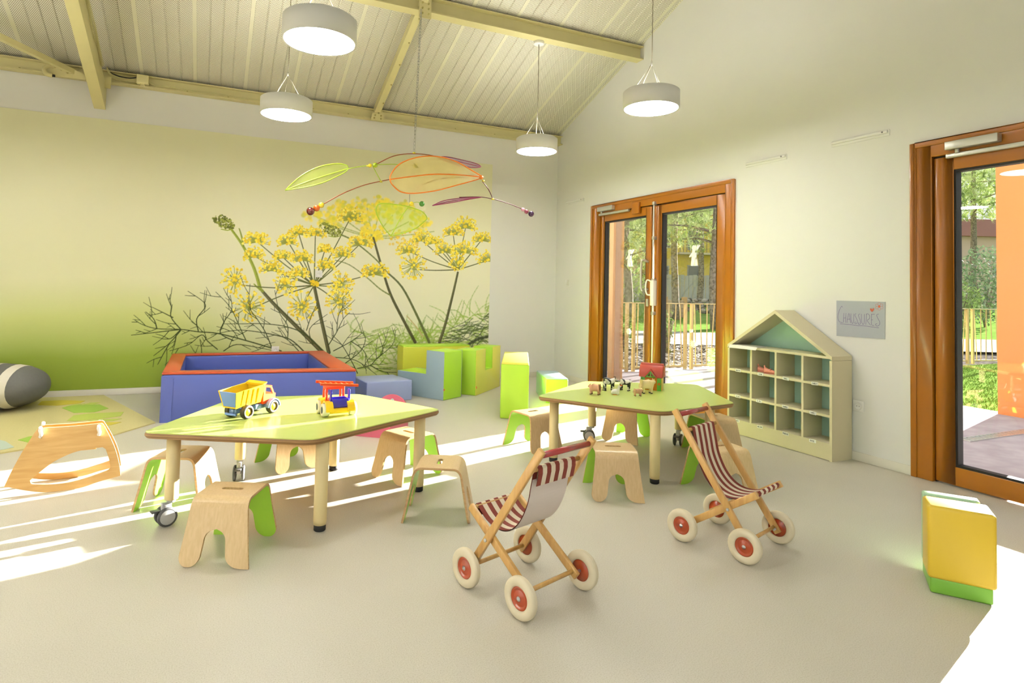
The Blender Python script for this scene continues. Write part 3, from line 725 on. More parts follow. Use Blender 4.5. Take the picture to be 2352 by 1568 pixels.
# umbels
U1 = [(845, 290, 80), (830, 385, 72), (710, 560, 86), (795, 720, 98), (1130, 720, 92), (1365, 690, 86), (1375, 580, 82), (1025, 580, 80), (940, 470, 74), (1010, 395, 62), (1045, 300, 66), (1110, 245, 62), (1215, 250, 66), (1275, 355, 50), (1135, 405, 74), (1285, 455, 64), (1390, 380, 70), (1435, 145, 88), (1500, 305, 80), (1590, 490, 88), (1110, 505, 66)]
U3 = [(1800, 355, 74), (1830, 465, 90), (1880, 285, 70), (1960, 305, 54), (2080, 245, 64), (2160, 200, 80), (2030, 355, 72), (2150, 355, 80), (2262, 285, 64), (2300, 410, 76), (2110, 445, 54)]
def umbel(hub, subs):
    for (x, yy, r) in subs:
        mx_, my_ = (hub[0]+x)/2, (hub[1]+yy)/2+(abs(x-hub[0])*.06 if yy < hub[1]+40 else 0)
        strip([hub, (mx_, my_), (x, yy+r*.25)], (9, 6.5), jit(C_ray, .2))
    for (x, yy, r) in sorted(subs, key=lambda s: -abs(s[0]-hub[0])):
        low = yy > hub[1]-60; hx, hy = x, yy+(0 if low else r*.35); nfl = int(20+r*.24); fl_ = []
        for k in range(nfl):
            if low: a = 2*pi*k/nfl+rnd.uniform(-.15, .15); q = r*rnd.choice((.42, .72, .92, 1.0))*rnd.uniform(.9, 1.05); fl_.append((hx+q*cos(a), hy+q*.95*sin(a)))
            else: a = pi*(k+.5)/nfl*1.3-.15*pi; q = r*rnd.choice((.6, .8, 1.0))*rnd.uniform(.92, 1.04); fl_.append((hx+q*cos(a), hy-q*.78*sin(a)-r*.08))
        for (a, b) in fl_: strip([(hx, hy), (a, b)], 4.2, jit(C_fine, .2))
        for (a, b) in fl_:
            s = 1.25 if r > 78 else 1.05
            for j in range(3): dot(a+rnd.uniform(-6, 6)*s, b+rnd.uniform(-6, 6)*s, rnd.uniform(4, 7)*s, jit(rnd.choice((C_y1, C_y1, C_y2, C_y3)), .1))
        for k in range(7): dot(hx+rnd.uniform(-.3, .3)*r, hy+rnd.uniform(-.45, .1)*r, rnd.uniform(7, 11), jit(C_y2 if k % 2 else C_y1))
umbel((2110, 490), U3); umbel((1208, 588), U1)
for k in range(9): dot(1208+rnd.uniform(-22, 22), 578+rnd.uniform(-16, 14), rnd.uniform(8, 13), jit(C_y2))
# green bud heads
for (bx, by, sx, sy) in ((640, 190, 78, 50), (1315, 240, 80, 42)):
    strip([(bx-sx*.2, by+sy*.9), (bx+sx*.3, by+sy*1.05), (bx+sx*.75, by+sy*.85)], 7, C_gst)
    for k in range(150):
        a = rnd.uniform(0, 2*pi); q = sqrt(rnd.random()); u_, v_ = sx*q*cos(a), sy*.75*q*sin(a)
        dot(bx+u_*.86-v_*.35, by+v_*.9+u_*.42, rnd.uniform(4, 8), jit(rnd.choice((C_bud, srgb(172, 178, 84), srgb(96, 104, 40))), .15))
# feathery foliage in front
MAIN = [[(1000, 1000), (780, 935), (600, 890), (480, 880), (370, 865), (220, 860), (130, 835), (80, 805)], [(370, 865), (200, 885), (25, 905)], [(700, 935), (620, 890), (640, 820), (690, 740), (680, 650)],
        [(480, 875), (470, 800), (520, 730), (510, 690), (415, 625)], [(370, 865), (310, 790), (310, 720), (300, 670)], [(940, 975), (900, 880), (850, 800), (800, 720), (805, 580)],
        [(780, 935), (740, 850), (700, 760), (660, 700), (590, 630)], [(370, 870), (300, 950), (200, 1030)], [(300, 950), (260, 1020), (225, 1085)], [(370, 865), (310, 920), (255, 925)], [(220, 860), (200, 800), (150, 755)], [(320, 790), (190, 725)],
        [(1140, 1000), (1060, 930), (960, 900), (850, 880), (720, 870), (560, 900)], [(1260, 1000), (1160, 900), (1040, 850), (900, 830), (760, 830), (640, 830)],
        [(1040, 930), (1040, 840), (990, 760), (960, 620)], [(1110, 1000), (1040, 930), (940, 880)], [(600, 990), (540, 940), (500, 900), (420, 960), (300, 1000)], [(640, 1000), (720, 960), (860, 980), (960, 1000)],
        [(500, 1110), (500, 990), (490, 930)], [(1300, 960), (1350, 880), (1390, 800), (1430, 760)], [(1350, 880), (1360, 780), (1400, 700)], [(1160, 870), (1190, 780), (1230, 700)], [(1200, 960), (1180, 860), (1290, 770)],
        [(1480, 1110), (1560, 1090), (1600, 1050), (1700, 960), (1720, 870)], [(1600, 1050), (1640, 1000), (1610, 890)], [(1560, 1090), (1640, 1130), (1730, 1135)], [(1330, 1000), (1440, 940), (1520, 880)], [(1400, 1080), (1500, 1000), (1530, 920), (1500, 880)], [(1330, 1040), (1470, 1060), (1600, 1150)],
        [(1440, 940), (1520, 1000), (1550, 1090)], [(1480, 1140), (1440, 1060), (1380, 960), (1320, 900)]]
for i, pts in enumerate(MAIN):
    c = jit(C_leaf, .25); strip(pts, (9 if i in (0, 12, 13) else 7, 3.8), c, n=5)
    S2 = spline([Vector((a, b, 0)) for a, b in pts], 4)
    for k in range(2, len(S2)-1, 3):
        p = S2[k]; d = (S2[k]-S2[k-1]).normalized(); sg = 1 if (k//3) % 2 else -1; ang = rnd.uniform(.5, .95)*sg; Lh = rnd.uniform(40, 110)
        e = Vector((d.x*cos(ang)-d.y*sin(ang), d.x*sin(ang)+d.y*cos(ang), 0)); q = p+e*Lh*.55+d*8; r2 = p+e*Lh+d*Lh*.35
        if p.x > 1740: continue
        strip([(p.x, p.y), (q.x, q.y), (r2.x, r2.y)], (5, 3), c, n=3)
        if rnd.random() < .65:
            w2 = q+Vector((d.x*cos(-ang*.4)-d.y*sin(-ang*.4), d.x*sin(-ang*.4)+d.y*cos(-ang*.4), 0))*Lh*.6; strip([(q.x, q.y), (w2.x, w2.y)], (4.2, 2.6), c)
def mural_bg():
    m, nt, b = _new('mural_print'); N = nt.nodes.new; L = nt.links.new
    tc = N('ShaderNodeTexCoord'); sx = N('ShaderNodeSeparateXYZ'); L(tc.outputs['Object'], sx.inputs[0])
    nz = N('ShaderNodeTexNoise'); nz.inputs['Scale'].default_value = .7; nz.inputs['Detail'].default_value = 1; L(tc.outputs['Object'], nz.inputs[0])
    ad = N('ShaderNodeMath'); ad.operation = 'MULTIPLY_ADD'; ad.inputs[1].default_value = .35; L(nz.outputs['Fac'], ad.inputs[0]); L(sx.outputs['Z'], ad.inputs[2])
    mr = N('ShaderNodeMapRange'); mr.inputs[1].default_value = .2; mr.inputs[2].default_value = 3.0; L(ad.outputs[0], mr.inputs[0])
    def ramp(stops):
        cr = N('ShaderNodeValToRGB'); e = cr.color_ramp.elements; L(mr.outputs[0], cr.inputs[0])
        e[0].position = 0; e[0].color = srgb(*stops[0][1])+(1,); e[1].position = 1; e[1].color = srgb(*stops[-1][1])+(1,)
        for p, c in stops[1:-1]: k = e.new(p); k.color = srgb(*c)+(1,)
        return cr.outputs[0]
    left = ramp([(0, (138, 158, 54)), (.10, (150, 168, 66)), (.24, (200, 206, 132)), (.38, (228, 226, 184)), (.65, (234, 231, 196)), (1, (230, 228, 190))])
    right = ramp([(0, (190, 198, 120)), (.1, (220, 222, 174)), (.25, (238, 236, 210)), (.55, (240, 237, 208)), (.75, (235, 232, 198)), (1, (228, 227, 190))])
    mh = N('ShaderNodeMapRange'); mh.interpolation_type = 'SMOOTHSTEP'; mh.inputs[1].default_value = -1.3; mh.inputs[2].default_value = .8; L(sx.outputs['X'], mh.inputs[0])
    mx = N('ShaderNodeMix'); mx.data_type = 'RGBA'; L(mh.outputs[0], mx.inputs[0]); L(left, mx.inputs[6]); L(right, mx.inputs[7])
    at = N('ShaderNodeAttribute'); at.attribute_name = 'print_ink'; ac = N('ShaderNodeAttribute'); ac.attribute_name = 'print_cover'
    om = N('ShaderNodeMath'); om.operation = 'SUBTRACT'; om.inputs[0].default_value = 1; L(ac.outputs['Fac'], om.inputs[1])
    sc_ = N('ShaderNodeVectorMath'); sc_.operation = 'SCALE'; L(mx.outputs[2], sc_.inputs[0]); L(om.outputs[0], sc_.inputs['Scale'])
    sm = N('ShaderNodeVectorMath'); sm.operation = 'ADD'; L(sc_.outputs[0], sm.inputs[0]); L(at.outputs['Vector'], sm.inputs[1])
    L(sm.outputs[0], b.inputs['Base Color']); b.inputs['Roughness'].default_value = .7; b.inputs['Specular IOR Level'].default_value = .25
    return m
MU = thing('flower_mural', 'large printed wall mural of yellow fennel flowers on pale green', 'mural', (.7, YM-.003, .06))
def grid_mesh(name, X, Z, ink=None):
    nx, nz = len(X), len(Z); me = bpy.data.meshes.new(name)
    XX, ZZ = np.meshgrid(X, Z); co = np.stack([XX, np.full_like(XX, YM-.005), ZZ], -1).reshape(-1, 3)-np.array(MU.location)
    me.vertices.add(nx*nz); me.vertices.foreach_set('co', co.astype(np.float32).ravel())
    ii = np.arange((nz-1)*(nx-1)); r, c = ii//(nx-1), ii % (nx-1); a = r*nx+c
    F_ = np.stack([a, a+1, a+nx+1, a+nx], -1).astype(np.int32); nf = len(F_)
    me.loops.add(nf*4); me.loops.foreach_set('vertex_index', F_.ravel()); me.polygons.add(nf); me.polygons.foreach_set('loop_start', np.arange(0, nf*4, 4, dtype=np.int32))
    if ink is not None:
        a = me.attributes.new('print_ink', 'FLOAT_VECTOR', 'POINT'); a.data.foreach_set('vector', ink[..., :3].astype(np.float32).ravel())
        a = me.attributes.new('print_cover', 'FLOAT', 'POINT'); a.data.foreach_set('value', ink[..., 3].astype(np.float32).ravel())
    me.update(calc_edges=True); me.validate(); return me
M_mur = mural_bg()
for nm_, X, Z, ik in (('print_sheet', gx, gz, INK), ('print_sheet', np.array([XL+.002, PX0]), np.array([MUZ0, MUZ1]), None), ('print_sheet', np.array([PX0, MUX1]), np.array([PZ1, MUZ1]), None)):
    me = grid_mesh(nm_, X, Z, ik); me.materials.append(M_mur); o = bpy.data.objects.new(nm_, me); COL.objects.link(o); o.parent = MU
MB().box((XL+.002, YM-.004, MUZ0), (MUX1, YM-.001, MUZ1)).build('paper_backing', mat('wall_paper_back', (.7, .69, .6), .8), MU, world=True)
# ================================================================== FURNITURE
M_beech = wood('beech', srgb(200, 170, 120), srgb(213, 184, 136), .4, 2, 3, .3, 110)
M_beechl = wood('pale_beech', srgb(214, 190, 144), srgb(228, 208, 168), .4, 1, 9, .3)
M_ply = wood('plywood_edge', srgb(176, 138, 88), srgb(206, 172, 122), .5, 1, 6, 0, 90)
M_green = mat('green_laminate', srgb(164, 210, 66), .4, .02, 10)
M_black = MATS['black_rubber']
# ---------------------------------------------------------------- bent plywood stools
def stool_rows():
    prof = []                                   # (y, z) centre line, from the seat middle to the foot
    key = [(0, .262), (.075, .262), (.118, .225), (.165, .0)]
    pts = [(0, .262), (.03, .262), (.06, .262)]
    A = Vector((.078, .262)); B = Vector((.116, .262)); C = Vector((.1235, .215))
    for i in range(9):
        t = i/8; q = A*(1-t)**2+B*2*t*(1-t)+C*t*t; pts.append((q.x, q.y))
    n = 22
    for i in range(1, n+1):
        t = i/n; t = t if t < .5 else t
        pts.append((.1235+(.166-.1235)*t, .215+(.0-.215)*t))
    return pts
def build_stool(name, label, woodm, th=.011):
    t = thing(name, label, 'stool', group='bent plywood stools')
    half = stool_rows()
    # fine foot rows
    rows = []
    for k, (y, z) in enumerate(half): rows.append((y, z))
    extra = []
    for i in range(len(rows)-1):
        extra.append(rows[i])
        if rows[i][1] < .05:
            for q in (.25, .5, .75): extra.append((rows[i][0]+(rows[i+1][0]-rows[i][0])*q, rows[i][1]+(rows[i+1][1]-rows[i][1])*q))
    rows = extra+[rows[-1]]
    sl = [(.0, 0), (.005, 0), (.009, 0), (.0115, 0), (.0128, 0), (.0134, 0), (.0135, 0)]
    rows = [r for r in rows if r[0] > .0140]
    rows = [(a, .262) for a, b in sl]+rows
    full = [(-y, z) for y, z in reversed(rows)]+rows[1:]
    def iv(y, z):
        s = 1 if y >= 0 else -1
        hw = .120+.030*max(0, min(1, (.25-z)/.25))**1.2
        a, b = -hw, hw; m1 = m2 = 0.0
        if z > .255 and abs(y) < .01345:
            q = .034+.0135*sqrt(max(0, 1-(abs(y)/.0135)**2)); m1, m2 = -q, q
        if z < .145:
            u = (.145-z)
            gq = .046*sqrt(max(0, 1-max(0, 1-u/.046)**2)) if u < .046 else .046
            gq += .012*max(0, (u-.046)/.1)
            m1, m2 = -gq-.004, gq-.004
        if z < .045:
            # the foot on one side is round, on the other only its inner corner
            q = (.045-z)/.045
            if s < 0:
                c = (a+m1)/2; w = (m1-a)/2; w2 = w*sqrt(max(0.0, 1-q*q*.96)); a, m1 = c-w2, c+w2
                w = (b-m2); m2 = b-w*(.35+.65*sqrt(max(0, 1-q*q)))
            else:
                c = (b+m2)/2; w = (b-m2)/2; w2 = w*sqrt(max(0.0, 1-q*q*.96)); m2, b = c-w2, c+w2
                w = (m1-a); m1 = a+w*(.35+.65*sqrt(max(0, 1-q*q)))
        return a, m1, m2, b
    up = MB(); un = MB(); N = len(full)
    def off(i, d):
        y, z = full[i]; y0, z0 = full[max(i-1, 0)]; y1, z1 = full[min(i+1, N-1)]
        tx, tz = y1-y0, z1-z0; L = hypot(tx, tz); return (y-tz/L*d, z+tx/L*d)
    for i in range(N-1):
        A = iv(*full[i]); B = iv(*full[i+1]); ua, va = off(i, th/2); ub, vb = off(i+1, th/2); la, wa = off(i, -th/2); lb, wb = off(i+1, -th/2)
        ga, ha = off(i, -th/2-.0006); gb, hb = off(i+1, -th/2-.0006)
        for (p, q) in ((0, 1), (2, 3)):
            up.add([(A[p], ua, va), (A[q], ua, va), (B[q], ub, vb), (B[p], ub, vb)], [(0, 1, 2, 3)], 0, True)
            up.add([(A[p], la, wa), (A[q], la, wa), (B[q], lb, wb), (B[p], lb, wb)], [(3, 2, 1, 0)], 0, True)
            un.add([(A[p], ga, ha), (A[q], ga, ha), (B[q], gb, hb), (B[p], gb, hb)], [(3, 2, 1, 0)], 0, True)
        for p in range(4):
            if p in (1, 2) and A[1] == A[2] and B[1] == B[2]: continue
            up.add([(A[p], ua, va), (A[p], la, wa), (B[p], lb, wb), (B[p], ub, vb)], [(0, 1, 2, 3)], 1)
    for i in (0, N-1):
        A = iv(*full[i]); ua, va = off(i, th/2); la, wa = off(i, -th/2)
        for (p, q) in ((0, 1), (2, 3)): up.add([(A[p], ua, va), (A[q], ua, va), (A[q], la, wa), (A[p], la, wa)], [(0, 1, 2, 3)], 1)
    dz = -min(v[2] for v in up.v)
    for g in (up, un): g.v = [(x, y, max(z+dz, 0)) for x, y, z in g.v]
    up.build('seat_shell', [woodm, M_ply], t, merge=False); un.build('underside', M_green, t, merge=False)
    return t
st0 = build_stool('plywood_stool', 'beech plywood stool standing nearest the camera before the left table', M_beech)
st0.location = (.126, 2.888, 0); st0.rotation_euler.z = radians(-25.6)
for loc, a, lab in [((-.105, 3.60), 68, 'sunlit plywood stool at the left table beside the wheeled leg'), ((.50, 4.105), 17, 'plywood stool on the far side of the left table'),
                    ((1.165, 3.64), -66, 'plywood stool beside the right leg of the left table'), ((1.13, 2.975), 63, 'plywood stool seen edge-on between left table and doll pushchair'),
                    ((2.235, 3.965), 10, 'plywood stool on the left side of the right table'), ((3.09, 3.955), -58, 'plywood stool under the far side of the right table'),
                    ((2.195, 2.935), -26, 'plywood stool at the front of the right table'), ((2.82, 2.735), -6, 'plywood stool behind the pushchair with striped seat in view'),
                    ((3.45, 3.415), -10, 'plywood stool at the right end of the right table near the shelf')]:
    copy_tree(st0, None, (loc[0], loc[1], 0), radians(a), lab)
# ---------------------------------------------------------------- five-sided tables
M_top = mat('lime_table_laminate', srgb(188, 206, 108), .28, .02, 12, coat=.15)
M_tleg = mat('cream_leg_lacquer', srgb(226, 206, 150), .35, .03, 14, stretch=(30, 30, 2))
M_edge = ply('table_ply_edge', srgb(132, 98, 58), srgb(160, 124, 76), .0065)
M_grey = mat('grey_plastic', srgb(190, 190, 190), .35, .03)
M_dgrey = mat('dark_grey_rubber', srgb(84, 84, 84), .5)
def table(label, verts, rad, legs):
    cx_ = sum(p[0] for p in verts)/5; cy_ = sum(p[1] for p in verts)/5
    t = thing('activity_table', label, 'table', (cx_, cy_, 0), group='five-sided green tables')
    out = roundpoly(verts, rad, 6)
    def inset(k): return [(cx_+(x-cx_)*(1-k), cy_+(y-cy_)*(1-k)) for x, y in out]
    g = MB()
    n = len(out); lv = [(inset(.012), .420), (inset(.0), .432), (inset(0), .440), (inset(.006), .4455)]
    for (a, za_), (b, zb_) in zip(lv, lv[1:]):
        for i in range(n):
            j = (i+1) % n; g.add([(a[i][0], a[i][1], za_), (a[j][0], a[j][1], za_), (b[j][0], b[j][1], zb_), (b[i][0], b[i][1], zb_)], [(0, 1, 2, 3)])
    g.poly([(x, y, .420) for x, y in reversed(lv[0][0])])
    sl = g.build('table_board', M_edge, t, world=True)
    g = MB(); g.prism(inset(.006), XY, .4455, .4495); g.build('green_laminate_top', M_top, t, world=True)
    for (x, y, kind) in legs:
        g = MB()
        if kind == 'foot':
            g.lathe([(.030, .03), (.0315, .05), (.0315, .42)], (x, y, 0), n=20); lg = g.build('leg', M_tleg, t, world=True)
            MB().lathe([(.024, 0), (.0285, .004), (.0285, .03)], (x, y, 0), n=20).build('rubber_foot', M_black, lg, world=True)
        else:
            g.lathe([(.030, .12), (.0315, .125), (.0315, .42)], (x, y, 0), n=20); lg = g.build('leg', M_tleg, t, world=True)
            a = kind; d = Vector((cos(a), sin(a), 0)); e = Vector((-sin(a), cos(a), 0)); c = Vector((x, y, 0))+d*.022
            g = MB(); g.lathe([(.020, .105), (.020, .12)], (x, y, 0), n=14)
            g.obox(c+Vector((0, 0, .075)), d*.022, e*.013, Vector((0, 0, .035))); g.build('caster_fork', M_grey, lg, world=True, bevel=.004)
            for s_ in (-1, 1):
                w0 = c+e*(s_*.016)+Vector((0, 0, .045)); w1 = c+e*(s_*.032)+Vector((0, 0, .045))
                g = MB(); g.lathe([(.036, 0), (.045, .003), (.045, .013), (.037, .016)], w0, e*s_, n=24, m=0); g.lathe([(.0, .0165), (.033, .0165), (.036, .0155)], w0, e*s_, n=24, m=1)
                g.build('caster_wheel', [M_dgrey, M_grey], lg, world=True)
            g = MB(); g.obox(c+d*.045+Vector((0, 0, .075)), d*.022, e*.018, Vector((0, 0, .004))); g.build('brake_lever', M_dgrey, lg, world=True, bevel=.002)
    return t
table('green five-sided table on the left carrying two toy trucks', [(-.275, 3.295), (.47, 2.90), (1.285, 3.38), (.93, 4.02), (.165, 4.10)], [.05, .12, .05, .1, .1],
      [(-.131, 3.30, radians(200)), (.524, 2.975, 'foot'), (1.139, 3.345, 'foot'), (.761, 3.90, 'foot'), (.204, 3.90, radians(-100))])
table('green five-sided table on the right carrying a toy barn and animals', [(2.06, 3.61), (2.55, 2.92), (3.235, 3.005), (3.58, 3.71), (2.77, 4.09)], [.05, .12, .06, .08, .1],
      [(2.195, 3.60, 'foot'), (2.770, 3.975, radians(150)), (2.549, 2.985, 'foot'), (3.09, 3.08, 'foot'), (3.36, 3.665, radians(215))])
# ---------------------------------------------------------------- house-shaped shoe shelf
M_cab = mat('cream_board', srgb(208, 198, 164), .5, .02, 6); M_mint = mat('mint_board', srgb(164, 204, 188), .55, .02, 6)
t = thing('house_shelf', 'cream house-shaped shoe shelf with twelve cubbies and mint green back', 'shelf', (4.2, 3.4, 0))
xa, xb = 4.088, XD-.016; y0c, y1c, ze, zp, yp = 2.925, 3.878, .745, 1.058, 3.405; th = .02
g = MB(); g.box((xa, y0c, 0), (xb, y0c+th, ze-.031)); g.build('side_panel', M_cab, t, world=True)
g = MB(); g.box((xa, y1c-th, 0), (xb, y1c, ze-.031)); g.build('side_panel', M_cab, t, world=True)
for (ya, s_) in ((y0c, 1), (y1c, -1)):
    g = MB(); d = Vector((yp-ya, zp-ze)); d.normalize(); n_ = Vector((-d.y, d.x)) if s_ > 0 else Vector((d.y, -d.x))
    q = .024
    g.prism([(ya, ze), (yp, zp), (yp, zp-q/abs(n_.y) if abs(n_.y) > .1 else zp-q), (ya, ze-q/abs(n_.y))] if s_ > 0 else [(yp, zp), (ya, ze), (ya, ze-q/abs(n_.y)), (yp, zp-q/abs(n_.y))], YZ, xa-.003, xb)
    g.build('roof_board', M_cab, t, world=True)
g = MB(); g.prism([(y0c+.01, .02), (y1c-.01, .02), (y1c-.01, ze-.02), (yp, zp-.03), (y0c+.01, ze-.02)], YZ, xb-.008, xb-.002); g.build('back_panel', M_mint, t, world=True)
for z in (.105, .308, .525, .726):
    MB().box((xa+.001, y0c+th, z), (xb-.008, y1c-th, z+.018)).build('shelf_board', M_cab, t, world=True)
MB().box((xa+.004, y0c+th, 0.004), (xa+.022, y1c-th, .105)).build('plinth', M_cab, t, world=True)
yd = [3.164, 3.400, 3.636]
for y in yd:
    MB().box((xa+.0025, y-.009, .123), (xb-.008, y+.009, .726)).build('divider', M_cab, t, world=True)
# name tags
GL = {'A': [[(0, 0), (.5, 1), (1, 0)], [(.2, .4), (.8, .4)]], 'C': [[(1, .9), (.5, 1), (0, .5), (.5, 0), (1, .1)]], 'E': [[(1, 1), (0, 1), (0, 0), (1, 0)], [(0, .5), (.8, .5)]],
      'H': [[(0, 0), (0, 1)], [(1, 0), (1, 1)], [(0, .5), (1, .5)]], 'I': [[(.5, 0), (.5, 1)]], 'J': [[(.2, 1), (1, 1)], [(.7, 1), (.7, .2), (.3, 0), (0, .2)]], 'L': [[(0, 1), (0, 0), (.9, 0)]],
      'M': [[(0, 0), (0, 1), (.5, .4), (1, 1), (1, 0)]], 'N': [[(0, 0), (0, 1), (1, 0), (1, 1)]], 'O': [[(.5, 1), (0, .5), (.5, 0), (1, .5), (.5, 1)]], 'R': [[(0, 0), (0, 1), (.9, .9), (.9, .6), (0, .5), (1, 0)]],
      'S': [[(1, .9), (.3, 1), (.1, .7), (.9, .35), (.7, 0), (0, .1)]], 'T': [[(0, 1), (1, 1)], [(.5, 1), (.5, 0)]], 'Y': [[(0, 1), (.5, .5), (1, 1)], [(.5, .5), (.4, 0)]], 'B': [[(0, 0), (0, 1), (.8, .9), (.7, .55), (0, .5), (.9, .3), (.7, 0), (0, 0)]],
      'V': [[(0, 1), (.5, 0), (1, 1)]], 'K': [[(0, 0), (0, 1)], [(.9, 1), (0, .5), (1, 0)]], 'U': [[(0, 1), (.1, .1), (.9, .1), (1, 1)]], 'G': [[(1, .9), (.4, 1), (0, .5), (.5, 0), (1, .2), (1, .5), (.6, .5)]]}
M_tag = mat('white_tag', (.85, .84, .8), .5, .01); M_tink = mat('black_marker', (.015, .015, .015), .6)
rows_ = [(.534, ['MARTHA', 'NINA', 'MAEL', 'CHARLY']), (.317, ['CHLOE', 'ELSA', 'THOMAS', 'JAMES']), (.113, ['VINCE', 'NOLAN', 'ROBIN', 'ROSE'])]
cy_ = [3.77, 3.54, 3.30, 3.07]
rt = random.Random(3)
for z, names in rows_:
    for yc, nm in zip(cy_, names):
        yc += rt.uniform(-.01, .012); tl = rt.uniform(-.06, .08)
        def tp(a, b, dx=0): return (xa-.0012-dx, yc-(a*cos(tl)-b*sin(tl)), z+(a*sin(tl)+b*cos(tl)))
        wt, ht = .027, .0115
        g = MB(); X0 = [tp(-wt, -ht), tp(wt, -ht), tp(wt, ht), tp(-wt, ht)]; X1 = [(x+.0022, y, q) for x, y, q in X0]
        g.add(X0+X1, [(0, 1, 2, 3), (7, 6, 5, 4), (0, 4, 5, 1), (1, 5, 6, 2), (2, 6, 7, 3), (3, 7, 4, 0)])
        tg = g.build('name_tag', M_tag, t, world=True)
        g = MB(); k = len(nm); lw = min(.0085, .044/k)
        for i, ch in enumerate(nm):
            ox = -k*lw/2+i*lw
            for s in GL[ch]:
                for (p, q) in zip(s, s[1:]):
                    A = Vector((ox+p[0]*lw*.78, -.006+p[1]*.012)); B = Vector((ox+q[0]*lw*.78, -.006+q[1]*.012)); d = (B-A).normalized(); nn = Vector((-d.y, d.x))*.001
                    g.add([tp(*(A+nn), .0004), tp(*(B+nn), .0004), tp(*(B-nn), .0004), tp(*(A-nn), .0004)], [(0, 1, 2, 3)])
        g.build('handwriting', M_tink, tg, world=True, merge=False)['kind'] = 'stuff'
g = MB(); ps = [onx(1677, 794, 4.12), onx(1750, 806, 4.12)]
P0 = Vector((4.075, 3.845, .7475)); P1 = Vector((4.075, 3.56, .7475))
g.add([P0, P1, P1+Vector((.16, .03, .001)), P0+Vector((.17, -.03, .001)), P0+Vector((-.006, .004, -.028)), P1+Vector((-.007, .01, -.024))], [(0, 1, 2, 3), (4, 5, 1, 0)])
o = g.build('loose_paper', mat('white_paper', (.82, .8, .76), .7, .01)); tag(o, 'white sheet of paper hanging over the top board of the house shelf', 'paper')
# baby shoes in the cubby
M_shoe = mat('pink_leather', srgb(224, 146, 122), .5, .05, 40); M_sole = mat('tan_sole', srgb(196, 120, 96), .6)
def shoe(x, y, label):
    t = thing('baby_shoe', label, 'shoe', (x, y, .5435), group='pair of pink baby shoes')
    prof = [(-.052, .012, .030), (-.045, .021, .046), (-.025, .024, .038), (0, .022, .030), (.02, .024, .028), (.04, .024, .024), (.054, .017, .018), (.06, .006, .010)]
    g = MB(); n = 12; vs = []
    for (q, w, h) in prof: vs += [(q, w*cos(2*pi*j/n), .004+h/2+h/2*sin(2*pi*j/n)) for j in range(n)]
    k = len(prof); g.add(vs, [(i*n+j, i*n+(j+1) % n, (i+1)*n+(j+1) % n, (i+1)*n+j) for i in range(k-1) for j in range(n)], 0, True); g.add(vs[:n], [list(range(n))]); g.add(vs[-n:], [list(range(n))])
    g.build('upper', M_shoe, t)
    g = MB(); g.prism(roundpoly([(-.053, -.022), (.058, -.018), (.058, .018), (-.053, .022)], .015, 4), XY, 0, .006); g.build('sole', M_sole, t)
    g = MB(); g.tube(spline([(-.046, 0, .044), (-.054, 0, .054), (-.048, 0, .060), (-.042, 0, .046)], 4), .003, 6); g.build('heel_loop', M_shoe, t)
    g = MB(); g.tube(spline([(.012, -.021, .016), (.010, -.012, .034), (.010, .012, .034), (.012, .021, .016)], 4), .004, 6); g.build('strap', M_shoe, t)
    t.rotation_euler.z = radians(-72); t.scale = (.82, .95, 1.02)
    return t
shoe(4.165, 3.580, 'pink baby shoe on the left in the upper cubby')
shoe(4.135, 3.492, 'pink baby shoe on the right in the upper cubby')
# ---------------------------------------------------------------- pendant lamps
M_lamp = mat('white_lamp_shade', (.80, .79, .75), .6, .01, 10)
m = bpy.data.materials.new('lit_diffuser'); m.use_nodes = True; b_ = m.node_tree.nodes['Principled BSDF']; nz = m.node_tree.nodes.new('ShaderNodeTexNoise'); nz.inputs['Scale'].default_value = 2
mxx = m.node_tree.nodes.new('ShaderNodeMix'); mxx.data_type = 'RGBA'; mxx.inputs[6].default_value = (1, .98, .925, 1); mxx.inputs[7].default_value = (1, .985, .935, 1)
m.node_tree.links.new(nz.outputs['Fac'], mxx.inputs[0]); m.node_tree.links.new(mxx.outputs[2], b_.inputs['Emission Color']); b_.inputs['Emission Strength'].default_value = LAMP_W
b_.inputs['Base Color'].default_value = (.8, .8, .8, 1); M_diff = m; M_up = m.copy(); M_up.name = 'added_uplight'; M_up.node_tree.nodes['Principled BSDF'].inputs['Emission Strength'].default_value = LAMP_W*.36
M_cord = mat('grey_cord', srgb(150, 142, 120), .6); M_wire = mat('thin_steel_wire', srgb(170, 165, 150), .4, metal=.3)
